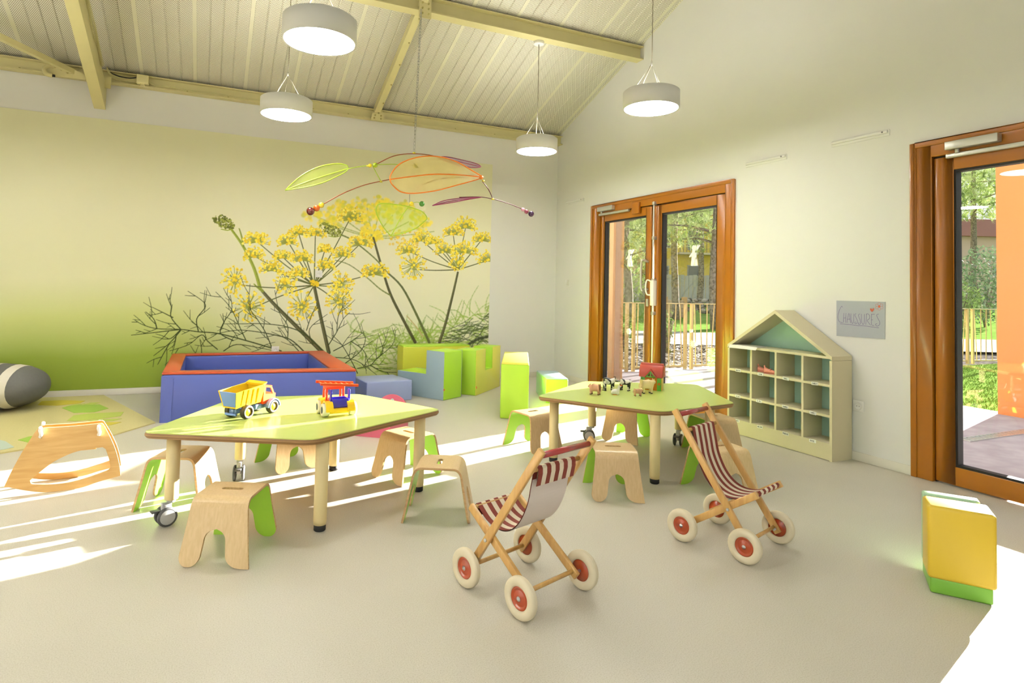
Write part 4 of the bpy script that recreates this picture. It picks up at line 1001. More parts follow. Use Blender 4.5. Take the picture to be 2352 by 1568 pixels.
def lamp(x, y, label, canopy=None, bend=-.09):
    z = 2.60; R_ = .2145
    t = thing('pendant_lamp', label, 'lamp', (x, y, z), group='round white pendant lamps')
    g = MB(); g.lathe([(R_-.012, .004), (R_, 0), (R_, .133), (R_-.012, .142), (.0, .142)], (0, 0, 0), n=48); g.build('shade', M_lamp, t)
    g = MB(); g.lathe([(.0, .002), (R_-.012, .002)], (0, 0, 0), n=48); g.build('diffuser', M_diff, t)
    g = MB(); g.lathe([(.0, .1435), (R_-.02, .1435)], (0, 0, 0), n=48); g.build('added_uplight_disc', M_up, t)  # glowing disc added on top to brighten ceiling and upper walls
    top = (canopy or zc(y))-z
    g = MB(); g.tube(spline([(bend, .0, .142), (bend*.8, 0, .21), (bend*.15, 0, .33), (0, 0, .38), (.004, 0, .6), (0, 0, top-.02)], 5), .0042, 6)
    g.build('power_cord', M_cord, t)
    for a in (.3, 2.4, 4.5):
        MB().cyl((0, 0, .36), (.145*cos(a), .145*sin(a), .142), .0012, n=5).build('suspension_wire', M_wire, t)
    MB().cyl((0, 0, .345), (0, 0, .375), .006, n=8).build('wire_gripper', M_wire, t)
    if True:
        MB().lathe([(.05, -.03), (.055, -.025), (.055, 0)], (0, 0, top), n=24).build('ceiling_rose', M_white, t)
    return t
ZP2 = 3.764; ZP3 = zc(3.66)-.151
lamp(.534, 3.60, 'large white round pendant lamp nearest the camera at upper left', ZP3)
lamp(.536, 5.33, 'white round pendant lamp hanging before the mural at left', ZP2)
lamp(3.045, 5.445, 'white round pendant lamp in the far corner of the room', ZP2, -.01)
lamp(3.085, 3.71, 'white round pendant lamp hanging before the gable wall above the double door', ZP3)
for (x, y, w_) in ((-2.0, 5.39, 'left of the view, beside the mural'), (-2.0, 3.66, 'left of the view, level with the big front lamp'), (-2.0, 1.9, 'left of the view, nearest the camera'), (.54, -.1, 'straight above the camera'), (-2.0, -.1, 'near the left windows beside the camera'),
                 (.54, -2.6, 'behind the camera in the middle row'), (-2.0, -2.6, 'behind the camera by the left windows')):
    lamp(x, y, 'unseen fill lamp added '+w_)  # lamps out of view, added to fill the room with light
# ================================================================== SOFT PLAY AND TOYS
def foam(name, colors): return [mat('vinyl_'+c, srgb(*VC[c]), .38, .03, 6, bump=.02) for c in colors]
VC = dict(lime=(178, 222, 60), yellow=(226, 222, 92), olive=(206, 206, 66), sky=(160, 184, 196), lavender=(152, 164, 206), blue=(84, 100, 176), red=(190, 76, 38), deepyellow=(212, 180, 52), grass=(122, 180, 62), mint=(168, 206, 170))
V = lambda c: mat('vinyl_'+c, srgb(*VC[c]), .38, .03, 6)
def dirs(a): return Vector((cos(a), sin(a), 0)), Vector((-sin(a), cos(a), 0))
M_tagl = mat('care_label', srgb(214, 120, 60), .6)
def label_tag(t, p, n):
    p = Vector(p); n = Vector(n); MB().obox(p+n*.004, n*.007, n.cross(Vector((0, 0, 1)))*.0015, Vector((0, 0, .011))).build('care_label', M_tagl, t, world=True)
# lavender low block
t = thing('foam_block', 'low lavender foam block beside the blue play pen', 'foam block', (1.70, 6.25, 0))
g = MB(); g.prism([(1.46, 5.955), (1.95, 6.0), (1.865, 6.43), (1.43, 6.40)], XY, 0, .205); g.build('cushion', V('lavender'), t, world=True, bevel=.012, segs=3)
# L-shaped seat
F0 = Vector((2.244, 5.867, 0)); ea = Vector((-.5, .866, 0)); eb = Vector((.815, .58, 0)); W_, L_ = .31, .66
eb = Vector((.866, .5, 0)); eb = Vector((.83, .557, 0)); eb = (eb-ea*eb.dot(ea)).normalized()
t = thing('foam_armchair', 'L-shaped foam seat with light blue sides and green back', 'foam block', tuple(F0))
prof = [(0, 0), (L_, 0), (L_, .25), (.245, .25), (.245, .5), (0, .5)]
def fp(s, z, w): p = F0+ea*s+eb*w; return (p.x, p.y, z)
g = MB(); g.prism(prof, lambda s, z, w: fp(s, z, w), 0.006, W_-.006, 0); g.build('core', V('lime'), t, world=True, bevel=.01, segs=3)
for w0, w1 in ((0, .007), (W_-.007, W_)):
    g = MB(); g.prism([(a+(.004 if a < .1 else -.004 if a > .5 else 0), b) for a, b in prof], lambda s, z, w: fp(s, z, w), w0, w1); g.build('side_panel', V('sky'), t, world=True, bevel=.003)
label_tag(t, fp(-.001, .11, .004), -ea)
# U-shaped bridge
F0u = Vector((2.676, 6.024, 0)); eu = Vector((.51, .476, 0)).normalized(); ew = Vector((-eu.y, eu.x, 0))
t = thing('foam_bridge', 'U-shaped yellow and green foam block near the corner', 'foam block', tuple(F0u))
def fu(s, z, w): p = F0u+eu*s+ew*w; return (p.x, p.y, z)
prof = [(0, 0), (.74, 0), (.74, .49), (.49, .49), (.49, .245), (.27, .245), (.27, .49), (0, .49)]
g = MB(); g.prism(prof, fu, .006, .244); g.build('core', V('lime'), t, world=True, bevel=.01, segs=3)
for w0, w1 in ((0, .007), (.243, .25)):
    g = MB(); g.prism([(a+(.004 if a < .1 else -.004 if a > .7 else 0), b) for a, b in prof], fu, w0, w1); g.build('side_panel', V('yellow'), t, world=True, bevel=.003)
label_tag(t, fu(.01, .09, -.001), -ew)
# panel behind
t = thing('foam_slab', 'long olive yellow foam panel standing against the mural', 'foam block', (2.5, 6.9, 0))
g = MB(); g.box((2.06, 6.72, 0), (2.90, 6.96, .47)); g.build('cushion', V('olive'), t, world=True, bevel=.012, segs=3)
g = MB(); g.box((2.063, 6.723, .468), (2.897, 6.957, .482)); g.build('lid', V('lime'), t, world=True, bevel=.005)
# tall green block
p0 = fl(1148, 961); a_t = Vector((.47, .88, 0)).normalized(); b_t = Vector((a_t.y, -a_t.x, 0))
t = thing('foam_block', 'tall lime green foam block with yellow top standing alone', 'foam block', tuple(p0))
def ft(s, w): p = p0+a_t*s+b_t*w; return (p.x, p.y)
g = MB(); g.prism([ft(0, 0), ft(.95, 0), ft(.95, .255), ft(0, .255)], XY, 0, .49); g.build('cushion', V('lime'), t, world=True, bevel=.012, segs=3)
g = MB(); g.prism([ft(.003, .003), ft(.947, .003), ft(.947, .252), ft(.003, .252)], XY, .484, .505); g.build('lid', V('yellow'), t, world=True, bevel=.01, segs=3)
# small long block
q0 = Vector((3.22, 5.455, 0)); a_w = Vector((.345, .939, 0)).normalized(); b_w = Vector((a_w.y, -a_w.x, 0))
t = thing('foam_block', 'small green and light blue foam block near the door wall', 'foam block', tuple(q0))
def fw(s, w): p = q0+a_w*s+b_w*w; return (p.x, p.y)
g = MB(); g.prism([fw(0, 0), fw(.6, 0), fw(.6, .235), fw(0, .235)], XY, 0, .243); g.build('cushion', V('lime'), t, world=True, bevel=.012, segs=3)
g = MB(); g.prism([fw(.003, .003), fw(.597, .003), fw(.597, .232), fw(.003, .232)], XY, .240, .252); g.build('lid', V('sky'), t, world=True, bevel=.004)
g = MB(); pA = [fw(.004, -.002), fw(.596, -.002), fw(.596, .004), fw(.004, .004)]; g.prism(pA, XY, .008, .24); g.build('side_panel', V('mint'), t, world=True)
# yellow and green block in the right foreground
c0 = Vector((2.692, 1.506, 0)); c1 = Vector((2.81, 1.346, 0)); ex_ = (c1-c0).normalized(); ey_ = Vector((-ex_.y, ex_.x, 0)); Wf = (c1-c0).length
t = thing('foam_chair', 'yellow and green foam block standing in the right foreground', 'foam block', tuple((c0+c1)/2))
def fy(a, b, z): p = c0+ex_*a+ey_*b; return (p.x, p.y, z)
g = MB(); g.prism([(0, 0), (Wf, 0), (Wf, .21), (0, .21)], fy, 0, .062); g.build('base_cushion', V('grass'), t, world=True, bevel=.008, segs=3)
g = MB(); g.prism([(-.008, -.006), (Wf+.012, -.006), (Wf+.012, .15), (-.008, .15)], fy, .058, .345); g.build('seat_cushion', V('deepyellow'), t, world=True, bevel=.014, segs=4)
g = MB(); g.prism([(-.004, .152), (Wf-.01, .152), (Wf-.01, .212), (-.004, .212)], fy, .06, .350); g.build('back_cushion', V('mint'), t, world=True, bevel=.01, segs=3)
# ---------------------------------------------------------------- blue play pen
t = thing('play_pen', 'blue padded play pen with red rim standing before the mural', 'play pen', (.45, 6.3, 0))
OUT = [(-.335, 5.625), (1.235, 5.44), (1.22, 7.05), (-.33, 7.05)]; TH = [.085, .17, .1, .13]; Hh = .405
cxx = .45; INN = [(-.205, 5.735), (1.03, 5.595), (1.03, 6.94), (-.2, 6.94)]
for k in range(4):
    a, b = OUT[k], OUT[(k+1) % 4]; c, d = INN[(k+1) % 4], INN[k]
    g = MB(); n = 8                      # slightly bulging outer face
    mid = Vector(((a[0]+b[0])/2-cxx, (a[1]+b[1])/2-6.3)).normalized()
    g.prism([a, b, c, d], XY, .0, Hh-.012); w = g.build('pad', V('blue'), t, world=True, bevel=.014, segs=3)
    g = MB(); s_ = .004
    g.prism([a, b, c, d], XY, Hh-.014, Hh+.006); g.build('rim', V('red'), w, world=True, bevel=.006, segs=2)
MB().prism([(-.2, 5.73), (1.04, 5.59), (1.04, 6.95), (-.2, 6.95)], XY, .0, .03).build('floor_mat', V('blue'), t, world=True)
g = MB(); A = Vector((-.337, 5.622, 0)); B = Vector((-.255, 5.610, 0))
g.add([A, B, B+Vector((.01, -.002, .36)), A+Vector((0, -.004, .38)), A+Vector((0, .012, 0)), B+Vector((0, .012, 0)), B+Vector((.01, .01, .36)), A+Vector((0, .01, .38))], [(0, 1, 2, 3), (7, 6, 5, 4), (0, 4, 5, 1), (1, 5, 6, 2), (2, 6, 7, 3), (3, 7, 4, 0)])
g.build('corner_flap', V('blue'), t, world=True)
# ---------------------------------------------------------------- pebble pouf
M_pouf = mat('grey_felt', srgb(104, 104, 100), .85, .08, 50, bump=.15); M_pst = mat('white_felt', srgb(222, 216, 200), .85, .04, 50)
t = thing('pebble_pouf', 'grey pebble-shaped pouf with white stripes on the rug at far left', 'pouf', (-1.735, 6.58, .0125))
pm_ = Matrix.Rotation(radians(-12), 4, 'Z')
def pring(u, k=1.0):             # ring along the long axis, u in -1..1
    r = sqrt(max(0, 1-abs(u)**2.7)); n = 28; o = []
    for j in range(n):
        a = 2*pi*j/n; y = .34*r*cos(a)*k; z = .195+(.195*(r**.9)*sin(a)*k)
        if z < .0: z = 0
        o.append(pm_ @ Vector((u*.46*(1+(k-1)*.2), y, max(z, .008+.0)) ))
    return o
us = [-1+2*i/44 for i in range(45)]
bands = ((-.05, .085), (.38, .54))
bands = ((.08, .22), (.44, .59))
def pskin(lo, hi, k, nm, mt):
    L_us = [lo]+[u for u in us if lo < u < hi]+[hi]; vs = []
    for u in L_us: vs += pring(max(-.9999999, min(.9999999, u)), k)
    n = 28; g = MB(); g.add(vs, [(i*n+j, i*n+(j+1) % n, (i+1)*n+(j+1) % n, (i+1)*n+j) for i in range(len(L_us)-1) for j in range(n)], 0, True); g.build(nm, mt, t)
pskin(-1, 1, 1.0, 'cushion', M_pouf)
for lo, hi in bands: pskin(lo, hi, 1.015, 'stripe', M_pst)
# ---------------------------------------------------------------- rug with leaf shapes
M_rug = mat('sand_rug_pile', srgb(196, 186, 128), .95, .07, 90, bump=.3)
t = thing('leaf_rug', 'sand coloured rug with green, yellow and blue leaf shapes', 'rug', (-1.6, 6.0, 0))
r0, r1, r2 = fl(240, 906), fl(368, 972), fl(258, 1001)
RG = [(-.93, 7.08), (-.345, 5.60), (-1.225, 4.96), (-3.0, 4.15), (-3.45, 5.5), (-2.9, 7.08)]
RG = [(-.93, 7.07), (-.365, 5.62), (-.62, 5.26), (-1.225, 4.955), (-2.9, 4.2), (-3.4, 7.07)]
g = MB(); g.prism(RG, XY, 0, .010); g.build('pile', M_rug, t, world=True)
rugc = {'y': mat('rug_yellow', srgb(200, 184, 60), .95, .06, 90), 'g': mat('rug_green', srgb(150, 182, 66), .95, .06, 90), 'l': mat('rug_lime', srgb(176, 190, 84), .95, .06, 90), 'b': mat('rug_blue', srgb(178, 192, 176), .95, .06, 90)}
def rleaf(pts, c):
    P = [fl(a, b, .0105) for a, b in pts]; g = MB(); g.prism([(p.x, p.y) for p in P], XY, .009, .0125); g.build('leaf_inlay', rugc[c], t, world=True)
r_ = lambda x, y: (x/4.61, 800+y/4.61)
for pts, c in [([(400, 600), (440, 560), (650, 548), (900, 555), (850, 580), (600, 605)], 'y'), ([(655, 630), (740, 605), (1050, 592), (1150, 635), (1000, 675), (780, 682)], 'g'),
               ([(880, 595), (960, 575), (1060, 572), (1000, 590)], 'l'), ([(710, 765), (780, 710), (950, 690), (1310, 672), (1280, 715), (1100, 740), (800, 768)], 'l'), ([(930, 765), (1050, 750), (1290, 745), (1200, 765), (1020, 775)], 'l'),
               ([(560, 852), (680, 800), (900, 785), (1285, 782), (1180, 810), (900, 835), (700, 856)], 'y'), ([(190, 970), (300, 935), (420, 918), (400, 960), (320, 1000)], 'g'), ([(0, 970), (60, 985), (150, 1045), (60, 1066), (0, 1075)], 'b'), ([(720, 610), (800, 590), (900, 585), (820, 602)], 'l')]:
    rleaf([r_(*p) for p in pts], c)
# ---------------------------------------------------------------- wooden rocker
M_rock = wood('honey_plywood', srgb(198, 152, 80), srgb(216, 176, 108), .4, 0, 7, .3, 40)
ra = radians(6); base = fl(110, 1131); e1 = Vector((cos(ra), sin(ra), 0)); nv = Vector((-sin(ra), cos(ra), 0))
t = thing('rocking_toy', 'honey coloured plywood rocker with rope handles on the floor at left', 'rocker', tuple(base))
def rk(u, v): p = onplane(u, v, base, nv); return ((p-base).dot(e1), p.z)
ol = spline([Vector((*rk(*p), 0)) for p in [(8, 1121), (25, 1085), (50, 1040), (78, 1000), (95, 991)]], 4)+spline([Vector((*rk(*p), 0)) for p in [(97, 990), (165, 986), (232, 979)]], 3)+spline([Vector((*rk(*p), 0)) for p in [(236, 981), (250, 1005), (264, 1035), (273, 1065), (277, 1094)]], 4)+spline([Vector((*rk(*p), 0)) for p in [(262, 1098), (225, 1108), (180, 1122), (110, 1131), (60, 1128), (20, 1121)]], 4)
hl = spline([Vector((*rk(*p), 0)) for p in [(68, 1106), (82, 1094), (120, 1066), (165, 1045), (205, 1036), (235, 1032)]], 4)+spline([Vector((*rk(*p), 0)) for p in [(242, 1036), (250, 1058), (253, 1076), (246, 1083)]], 4)+spline([Vector((*rk(*p), 0)) for p in [(230, 1089), (180, 1105), (130, 1113), (80, 1114), (70, 1112)]], 4)
zmin = min(p.y for p in ol); ol = [(p.x, p.y-zmin) for p in ol]; hl = [(p.x, p.y-zmin) for p in hl]
zt_ = max(p[1] for p in ol)
def ring_plate(outer, inner, w0, w1, m=0):
    # quads between outline and cut-out, matched by angle about the cut-out centre
    c = (sum(p[0] for p in inner)/len(inner), sum(p[1] for p in inner)/len(inner))
    def at(poly, ang):
        best = None; d = (cos(ang), sin(ang))
        for (p, q) in zip(poly, poly[1:]+poly[:1]):
            ex, ey = q[0]-p[0], q[1]-p[1]; den = d[0]*ey-d[1]*ex
            if abs(den) < 1e-12: continue
            s = ((p[0]-c[0])*ey-(p[1]-c[1])*ex)/den; r = ((p[0]-c[0])*d[1]-(p[1]-c[1])*d[0])/den
            if s > 0 and -1e-6 <= r <= 1+1e-6 and (best is None or s > best): best = s
        return (c[0]+d[0]*best, c[1]+d[1]*best) if best else None
    angs = sorted(set([atan2(p[1]-c[1], p[0]-c[0]) for p in outer+inner])); O_, I_ = [], []
    for a in angs:
        o, i = at(outer, a), at(inner, a)
        if o and i: O_.append(o); I_.append(i)
    g = MB(); n = len(O_)
    P = lambda q, w: tuple(base*0+e1*q[0]+nv*(w+(q[1]/zt_)*(.075 if w < .1 else -.085))+Vector((0, 0, q[1])))
    for k in range(n):
        j = (k+1) % n
        for w, fl_ in ((w0, 0), (w1, 1)):
            f = [P(O_[k], w), P(O_[j], w), P(I_[j], w), P(I_[k], w)]; g.add(f, [(0, 1, 2, 3) if fl_ else (3, 2, 1, 0)])
        g.add([P(O_[k], w0), P(O_[j], w0), P(O_[j], w1), P(O_[k], w1)], [(0, 1, 2, 3)], 1); g.add([P(I_[k], w0), P(I_[j], w0), P(I_[j], w1), P(I_[k], w1)], [(3, 2, 1, 0)], 1)
    return g
M_rpe = ply('rocker_ply_edge', srgb(214, 190, 146), srgb(232, 214, 178), .006)
ring_plate(ol, hl, 0, .012).build('side_panel', [M_rock, M_rpe], t)
ring_plate(ol, hl, .24, .252).build('side_panel', [M_rock, M_rpe], t)
xs = [p[0] for p in ol]; xm_ = (min(xs)+max(xs))/2; zt = max(p[1] for p in ol)
g = MB(); g.obox(e1*(xm_+.02)+nv*.126+Vector((0, 0, zt*.60)), e1*.12, nv*.07, Vector((0, 0, .006))); g.build('seat_board', M_rock, t, bevel=.003)
for q in (rk(90, 1000), rk(226, 995)):
    c = e1*q[0]+Vector((0, 0, q[1]-zmin)); g = MB(); g.tube([c+nv*.05, c+nv*.19], .009, 10); g.build('cross_bar', M_rock, t)
    for s_ in (.055, .185):
        g = MB(); g.tube(spline([c+nv*s_+Vector((0, 0, -.022)), c+nv*(s_-.012)+Vector((.004, 0, -.004)), c+nv*(s_+.005)+Vector((-.003, 0, .014)), c+nv*(s_-.004)+Vector((0, 0, .03))], 4), .0095, 8)
        g.build('rope_knot', mat('white_rope', (.82, .8, .74), .8, .1, 120), t)
# ---------------------------------------------------------------- doll cradle behind the left table
M_pink = mat('pink_lacquer', srgb(206, 96, 124), .4, .03); M_cloth = mat('pale_floral_cloth', srgb(222, 208, 196), .8, .12, 40)
ca = Vector((1.07, 4.53, 0)); 
t = thing('doll_cradle', 'pink wooden doll cradle with cloth partly hidden behind the left table', 'cradle', (1.32, 4.79, 0), radians(52))
g = MB(); g.prism([(-.20, .015), (.18, .015), (.18, .13), (-.20, .10)], XZ, -.14, -.128); g.build('side_board', M_pink, t)
g = MB(); g.prism([(-.20, .015), (.18, .015), (.18, .13), (-.20, .10)], XZ, .128, .14); g.build('side_board', M_pink, t)
hb = [(.14*cos(pi*i/14), .13+.135*sin(pi*i/14)) for i in range(15)]
fb = [(.15*cos(pi*i/14), .06+.07*sin(pi*i/14)) for i in range(15)]
MB().prism([(-.16, 0), (.16, 0)]+fb, YZ, -.212, -.2).build('footboard', M_pink, t)
g = MB(); g.prism([(-.14, 0), (.14, 0)]+hb, YZ, .18, .194); g.build('headboard', M_pink, t)
MB().cyl((.178, 0, .215), (.196, 0, .215), .016, n=16).build('cut_out', mat('pale_blue_disc', srgb(190, 206, 214), .5), t)
MB().box((-.2, -.128, .03), (.18, .128, .04)).build('base_board', M_pink, t)
g = MB(); g.ball((-.02, 0, .085), (.16, .11, .045), 14, 8); g.build('mattress', M_cloth, t)
g = MB(); g.ball((.11, -.02, .13), (.05, .09, .03), 12, 8); g.build('pillow', M_cloth, t)
# ================================================================== TOYS ON THE TABLES
ZT = .4495
P_yel = mat('yellow_plastic', srgb(240, 196, 30), .3, .02); P_or = mat('orange_plastic', srgb(236, 84, 30), .3, .02); P_blue = mat('sky_blue_plastic', srgb(110, 140, 200), .3, .02)
P_cobalt = mat('cobalt_plastic', srgb(62, 52, 196), .3, .02); P_wht = mat('white_soft_plastic', srgb(235, 232, 222), .4, .02); P_tyre = mat('black_tyre', srgb(60, 54, 40), .6, .08); P_grn = mat('green_plastic', srgb(96, 176, 60), .35, .02); P_red = mat('brick_red_plastic', srgb(176, 66, 42), .4, .03)
def wheel(parent, c, ax, r, w, tyre, hub, name='wheel', hubr=.45):
    c = Vector(c); ax = Vector(ax)
    g = MB(); g.lathe([(r*.55, -w/2), (r*.93, -w/2), (r, -w*.3), (r, w*.3), (r*.93, w/2), (r*.62, w/2), (r*.55, w*.3), (r*.55, -w/2)], c, ax, 20); wh = g.build(name, tyre, parent)
    g = MB(); g.lathe([(0, -w*.4), (r*.6, -w*.4), (r*.6, w*.28), (r*hubr*.9, w*.30), (r*hubr*.6, w*.42), (0, w*.42)], c, ax, 16); g.build('hub', hub, wh)
    return wh
# dump truck
t = thing('toy_dump_truck', 'yellow and orange toy dump truck on the left green table', 'toy truck', (.168, 3.49, ZT), radians(40.8))
for x, n_ in ((0, 1), (.183, 1)):
    for s in (-1, 1): wheel(t, (x, s*.056, .037), (0, s, 0), .037, .03, P_tyre, P_yel)
g = MB(); g.box((-.045, -.026, .03), (.20, .026, .055)); g.box((.07, -.045, .035), (.115, .045, .062)); g.build('chassis', P_blue, t, bevel=.004)
g = MB(); g.box((-.062, -.04, .022), (-.05, .04, .034)); g.box((-.05, -.012, .03), (-.035, .012, .055)); g.build('rear_bumper', P_blue, t, bevel=.003)
# tub
lo = [(-.068, .060), (.105, .075)]; hi = [(-.088, .158), (.125, .19)]
def tubring(k, z0, z1, w0, w1): return None
g = MB(); A = .046; B = .066
def q8(xr0, xr1, z, w): return [(xr0, -w, z), (xr1, -w, z), (xr1, w, z), (xr0, w, z)]
bot = [(-.066, -A, .062), (.105, -A, .072), (.105, A, .072), (-.066, A, .062)]; top = [(-.086, -B, .150), (.118, -B, .172), (.118, B, .172), (-.086, B, .150)]
it = [(-.082, -B+.006, .150), (.110, -B+.006, .170), (.110, B-.006, .170), (-.082, B-.006, .150)]; ib = [(-.064, -A+.006, .068), (.099, -A+.006, .078), (.099, A-.006, .078), (-.064, A-.006, .068)]
g.add(bot, [(3, 2, 1, 0)])
for i in (0, 1, 2): j = i+1; g.add([bot[i], bot[j], top[j], top[i]], [(0, 1, 2, 3)]); g.add([top[i], top[j], it[j], it[i]], [(0, 1, 2, 3)]); g.add([it[i], it[j], ib[j], ib[i]], [(0, 1, 2, 3)])
g.add(ib, [(0, 1, 2, 3)]); g.add([bot[0], ib[0], it[0], top[0]], [(0, 1, 2, 3)]); g.add([bot[3], ib[3], it[3], top[3]], [(3, 2, 1, 0)])
g.add([bot[0], bot[3], ib[3], ib[0]], [(0, 1, 2, 3)])
g.prism([(.104, .160), (.128, .176), (.128, .182), (.102, .172)], XZ, -B, B)
tub = g.build('dump_body', P_yel, t)
g = MB(); g.add([(-.0675, -A+.004, .070), (-.0675, A-.004, .070), (-.084, B-.008, .148), (-.084, -B+.008, .148), (-.0625, -A+.004, .070), (-.0625, A-.004, .070), (-.079, B-.008, .148), (-.079, -B+.008, .148)], [(0, 1, 2, 3), (7, 6, 5, 4), (0, 4, 5, 1), (2, 6, 7, 3), (1, 5, 6, 2), (3, 7, 4, 0)]); g.build('tailgate', P_blue, tub)
for s in (-1, 1):
    for x in (-.03, .005, .04, .075): MB().bar((x, s*(A+.002), .075), (x, s*(B+.001), .155), .010, .005, (0, 1, 0)).build('rib', P_yel, tub)
g = MB(); cabp = [(.118, .062), (.215, .062), (.215, .098), (.180, .150), (.124, .160)]
for s in (-1, 1):
    y0_, y1_ = (s*.05, s*.044)
    # side with a window opening
    wo = [(.136, .112), (.190, .108), (.172, .142), (.138, .148)]; oo = [(.122, .108), (.205, .104), (.180, .152), (.122, .160)]
    for i in range(4):
        j = (i+1) % 4
        for yy in (y0_, y1_): g.add([(oo[i][0], yy, oo[i][1]), (oo[j][0], yy, oo[j][1]), (wo[j][0], yy, wo[j][1]), (wo[i][0], yy, wo[i][1])], [(0, 1, 2, 3)])
        g.add([(wo[i][0], y0_, wo[i][1]), (wo[j][0], y0_, wo[j][1]), (wo[j][0], y1_, wo[j][1]), (wo[i][0], y1_, wo[i][1])], [(0, 1, 2, 3)])
        g.add([(oo[i][0], y0_, oo[i][1]), (oo[j][0], y0_, oo[j][1]), (oo[j][0], y1_, oo[j][1]), (oo[i][0], y1_, oo[i][1])], [(0, 1, 2, 3)])
g.box((.120, -.05, .058), (.212, .05, .108)); g.box((.120, -.045, .108), (.126, .045, .158)); g.prism([(.122, .154), (.182, .147), (.184, .153), (.122, .162)], XZ, -.05, .05)
g.build('cab', P_or, t)
for s in (-1, 1):
    g = MB(); ap = arc(.183, .037, .046, 0, pi, 10); ip = arc(.183, .037, .040, pi, 0, 10); g.prism(ap+ip, XZ, s*.042, s*.074); g.build('fender', P_blue, t)
MB().box((.205, -.052, .028), (.225, .052, .062)).build('front_bumper', P_blue, t, bevel=.004)
# ladder truck
t = thing('toy_ladder_truck', 'small orange and purple toy truck with ladder on the left table', 'toy truck', (.672, 3.445, ZT), radians(5))
for (x, y) in ((-.075, .05), (-.075, -.055), (.078, .05), (.078, -.055)):
    w = wheel(t, (x, y, .036), (-1 if x < 0 else 1, 0, 0), .036, .036, P_wht, P_wht)
    if x < 0: MB().cyl((x-.0175, y, .036), (x-.0195, y, .036), .018, n=16).build('hub_badge', mat('navy_print', srgb(70, 84, 112), .5, .3, 200), w)
g = MB(); g.box((-.055, -.085, .018), (.055, .085, .045)); g.build('chassis', P_yel, t, bevel=.006)
for (x, y) in ((-.06, .05), (-.06, -.055), (.06, .05), (.06, -.055)):
    g = MB(); ap = arc(y, .036, .050, -.1, pi+.1, 10); ip = arc(y, .036, .040, pi+.1, -.1, 10); g.prism(ap+ip, YZ, x-.020, x+.020); g.build('fender', P_yel, t)
g = MB(); 
for (x, y) in ((-.05, .072), (-.05, .012), (.045, .072), (.045, .012)): g.box((x-.006, y-.006, .04), (x+.006, y+.006, .14))
g.box((-.056, .006, .04), (.051, .078, .080)); g.box((-.056, .006, .135), (.051, .078, .150)); g.build('cab', P_or, t, bevel=.003)
g = MB(); g.box((-.035, -.07, .045), (.045, -.005, .05))
for (a, b) in (((-.04, -.075, .05), (.05, -.070, .095)), ((-.04, -.005, .05), (.05, 0, .095)), ((-.042, -.075, .05), (-.036, 0, .095)), ((.046, -.075, .05), (.052, 0, .095))): g.box(a, b)
g.build('bucket', P_cobalt, t, bevel=.002)
for x in (-.046, .056):
    g = MB(); g.box((x-.004, -.07, .045), (x+.004, -.045, .145)); g.build('ladder_post', P_cobalt, t, bevel=.002)
g = MB()
for y in (-.055, .045): g.bar((-.105, y, .178), (.105, y-.012, .162), .013, .013)
for k in range(7): x = -.09+k*.03; g.bar((x, -.055, .176-.0762*(x+.105)), (x, .045, .176-.0762*(x+.105)), .007, .006)
g.build('ladder', P_or, t)
# barn
bx, by = 3.015, 3.585; ba = atan2(-.125, .098)
t = thing('toy_barn', 'small toy barn with brick red roof on the right green table', 'toy barn', (bx+.035, by+.027, ZT), ba)
g = MB(); g.box((-.075, -.044, 0), (.075, .044, .105)); g.build('walls', P_yel, t, bevel=.002)
for s in (-1, 1):
    g = MB(); g.box((s*.075-(.03 if s > 0 else 0), -.050, 0), (s*.075+(.03 if s < 0 else 0), -.043, .098)); f = g.build('front_panel', P_grn, t, bevel=.002)
    MB().cyl((s*.060, -.0515, .05), (s*.060, -.049, .05), .010, n=14).build('round_window', mat('amber_plastic', srgb(196, 110, 30), .4), f)
MB().box((-.044, -.047, 0), (.044, -.043, .092)).build('barn_door', mat('amber_door', srgb(190, 112, 10), .4), t)
g = MB(); rf = [(-.062, .095), (-.046, .150), (-.02, .182), (.02, .182), (.046, .150), (.062, .095), (.054, .092), (.0, .160), (-.054, .092)]
g.prism([(-.062, .095), (-.048, .150), (-.018, .183), (.018, .183), (.048, .150), (.062, .095)], YZ, -.086, .086); g.build('roof', P_red, t, bevel=.004)
g = MB(); g.prism([(-.02, .180), (.02, .180), (.016, .195), (-.016, .195)], YZ, -.082, .082); g.build('ridge', P_red, t, bevel=.003)
g = MB(); g.prism([(-.040, .095), (.040, .095), (0, .145)], XZ, -.064, -.045); gb = g.build('gable', P_grn, t, bevel=.002)
g = MB(); g.prism([(-.05, .095), (-.040, .095), (0, .145), (.040, .095), (.05, .095), (0, .158)], XZ, -.070, -.045); g.build('gable_roof', P_red, t)
for s in (-1, 1):
    g = MB(); g.prism([(s*.004, .104), (s*.022, .104), (s*.004, .128)], XZ, -.0655, -.0635); g.build('hayloft_window', mat('dark_red_hole', srgb(96, 30, 18), .6), gb)
# animals
def skin_body(name, parent, V_, E_, R_, mt, root=0):
    me = bpy.data.meshes.new(name); me.from_pydata(V_, E_, []); me.materials.append(mt)
    o = bpy.data.objects.new(name, me); COL.objects.link(o); o.parent = parent
    sk = o.modifiers.new('skin', 'SKIN'); sk.use_smooth_shade = True
    if not me.skin_vertices: me.skin_vertices.new()
    for i, r in enumerate(R_):
        d = me.skin_vertices[0].data[i]; d.radius = r if isinstance(r, tuple) else (r, r); d.use_root = (i == root)
    ss = o.modifiers.new('sub', 'SUBSURF'); ss.levels = 2; ss.render_levels = 2
    dg = bpy.context.evaluated_depsgraph_get(); ev = o.evaluated_get(dg); m2 = bpy.data.meshes.new_from_object(ev)
    o.modifiers.clear(); o.data = m2
    zmin_ = min(v.co.z for v in m2.vertices)
    for v in m2.vertices: v.co.z -= zmin_
    for p in m2.polygons: p.use_smooth = True
    return o
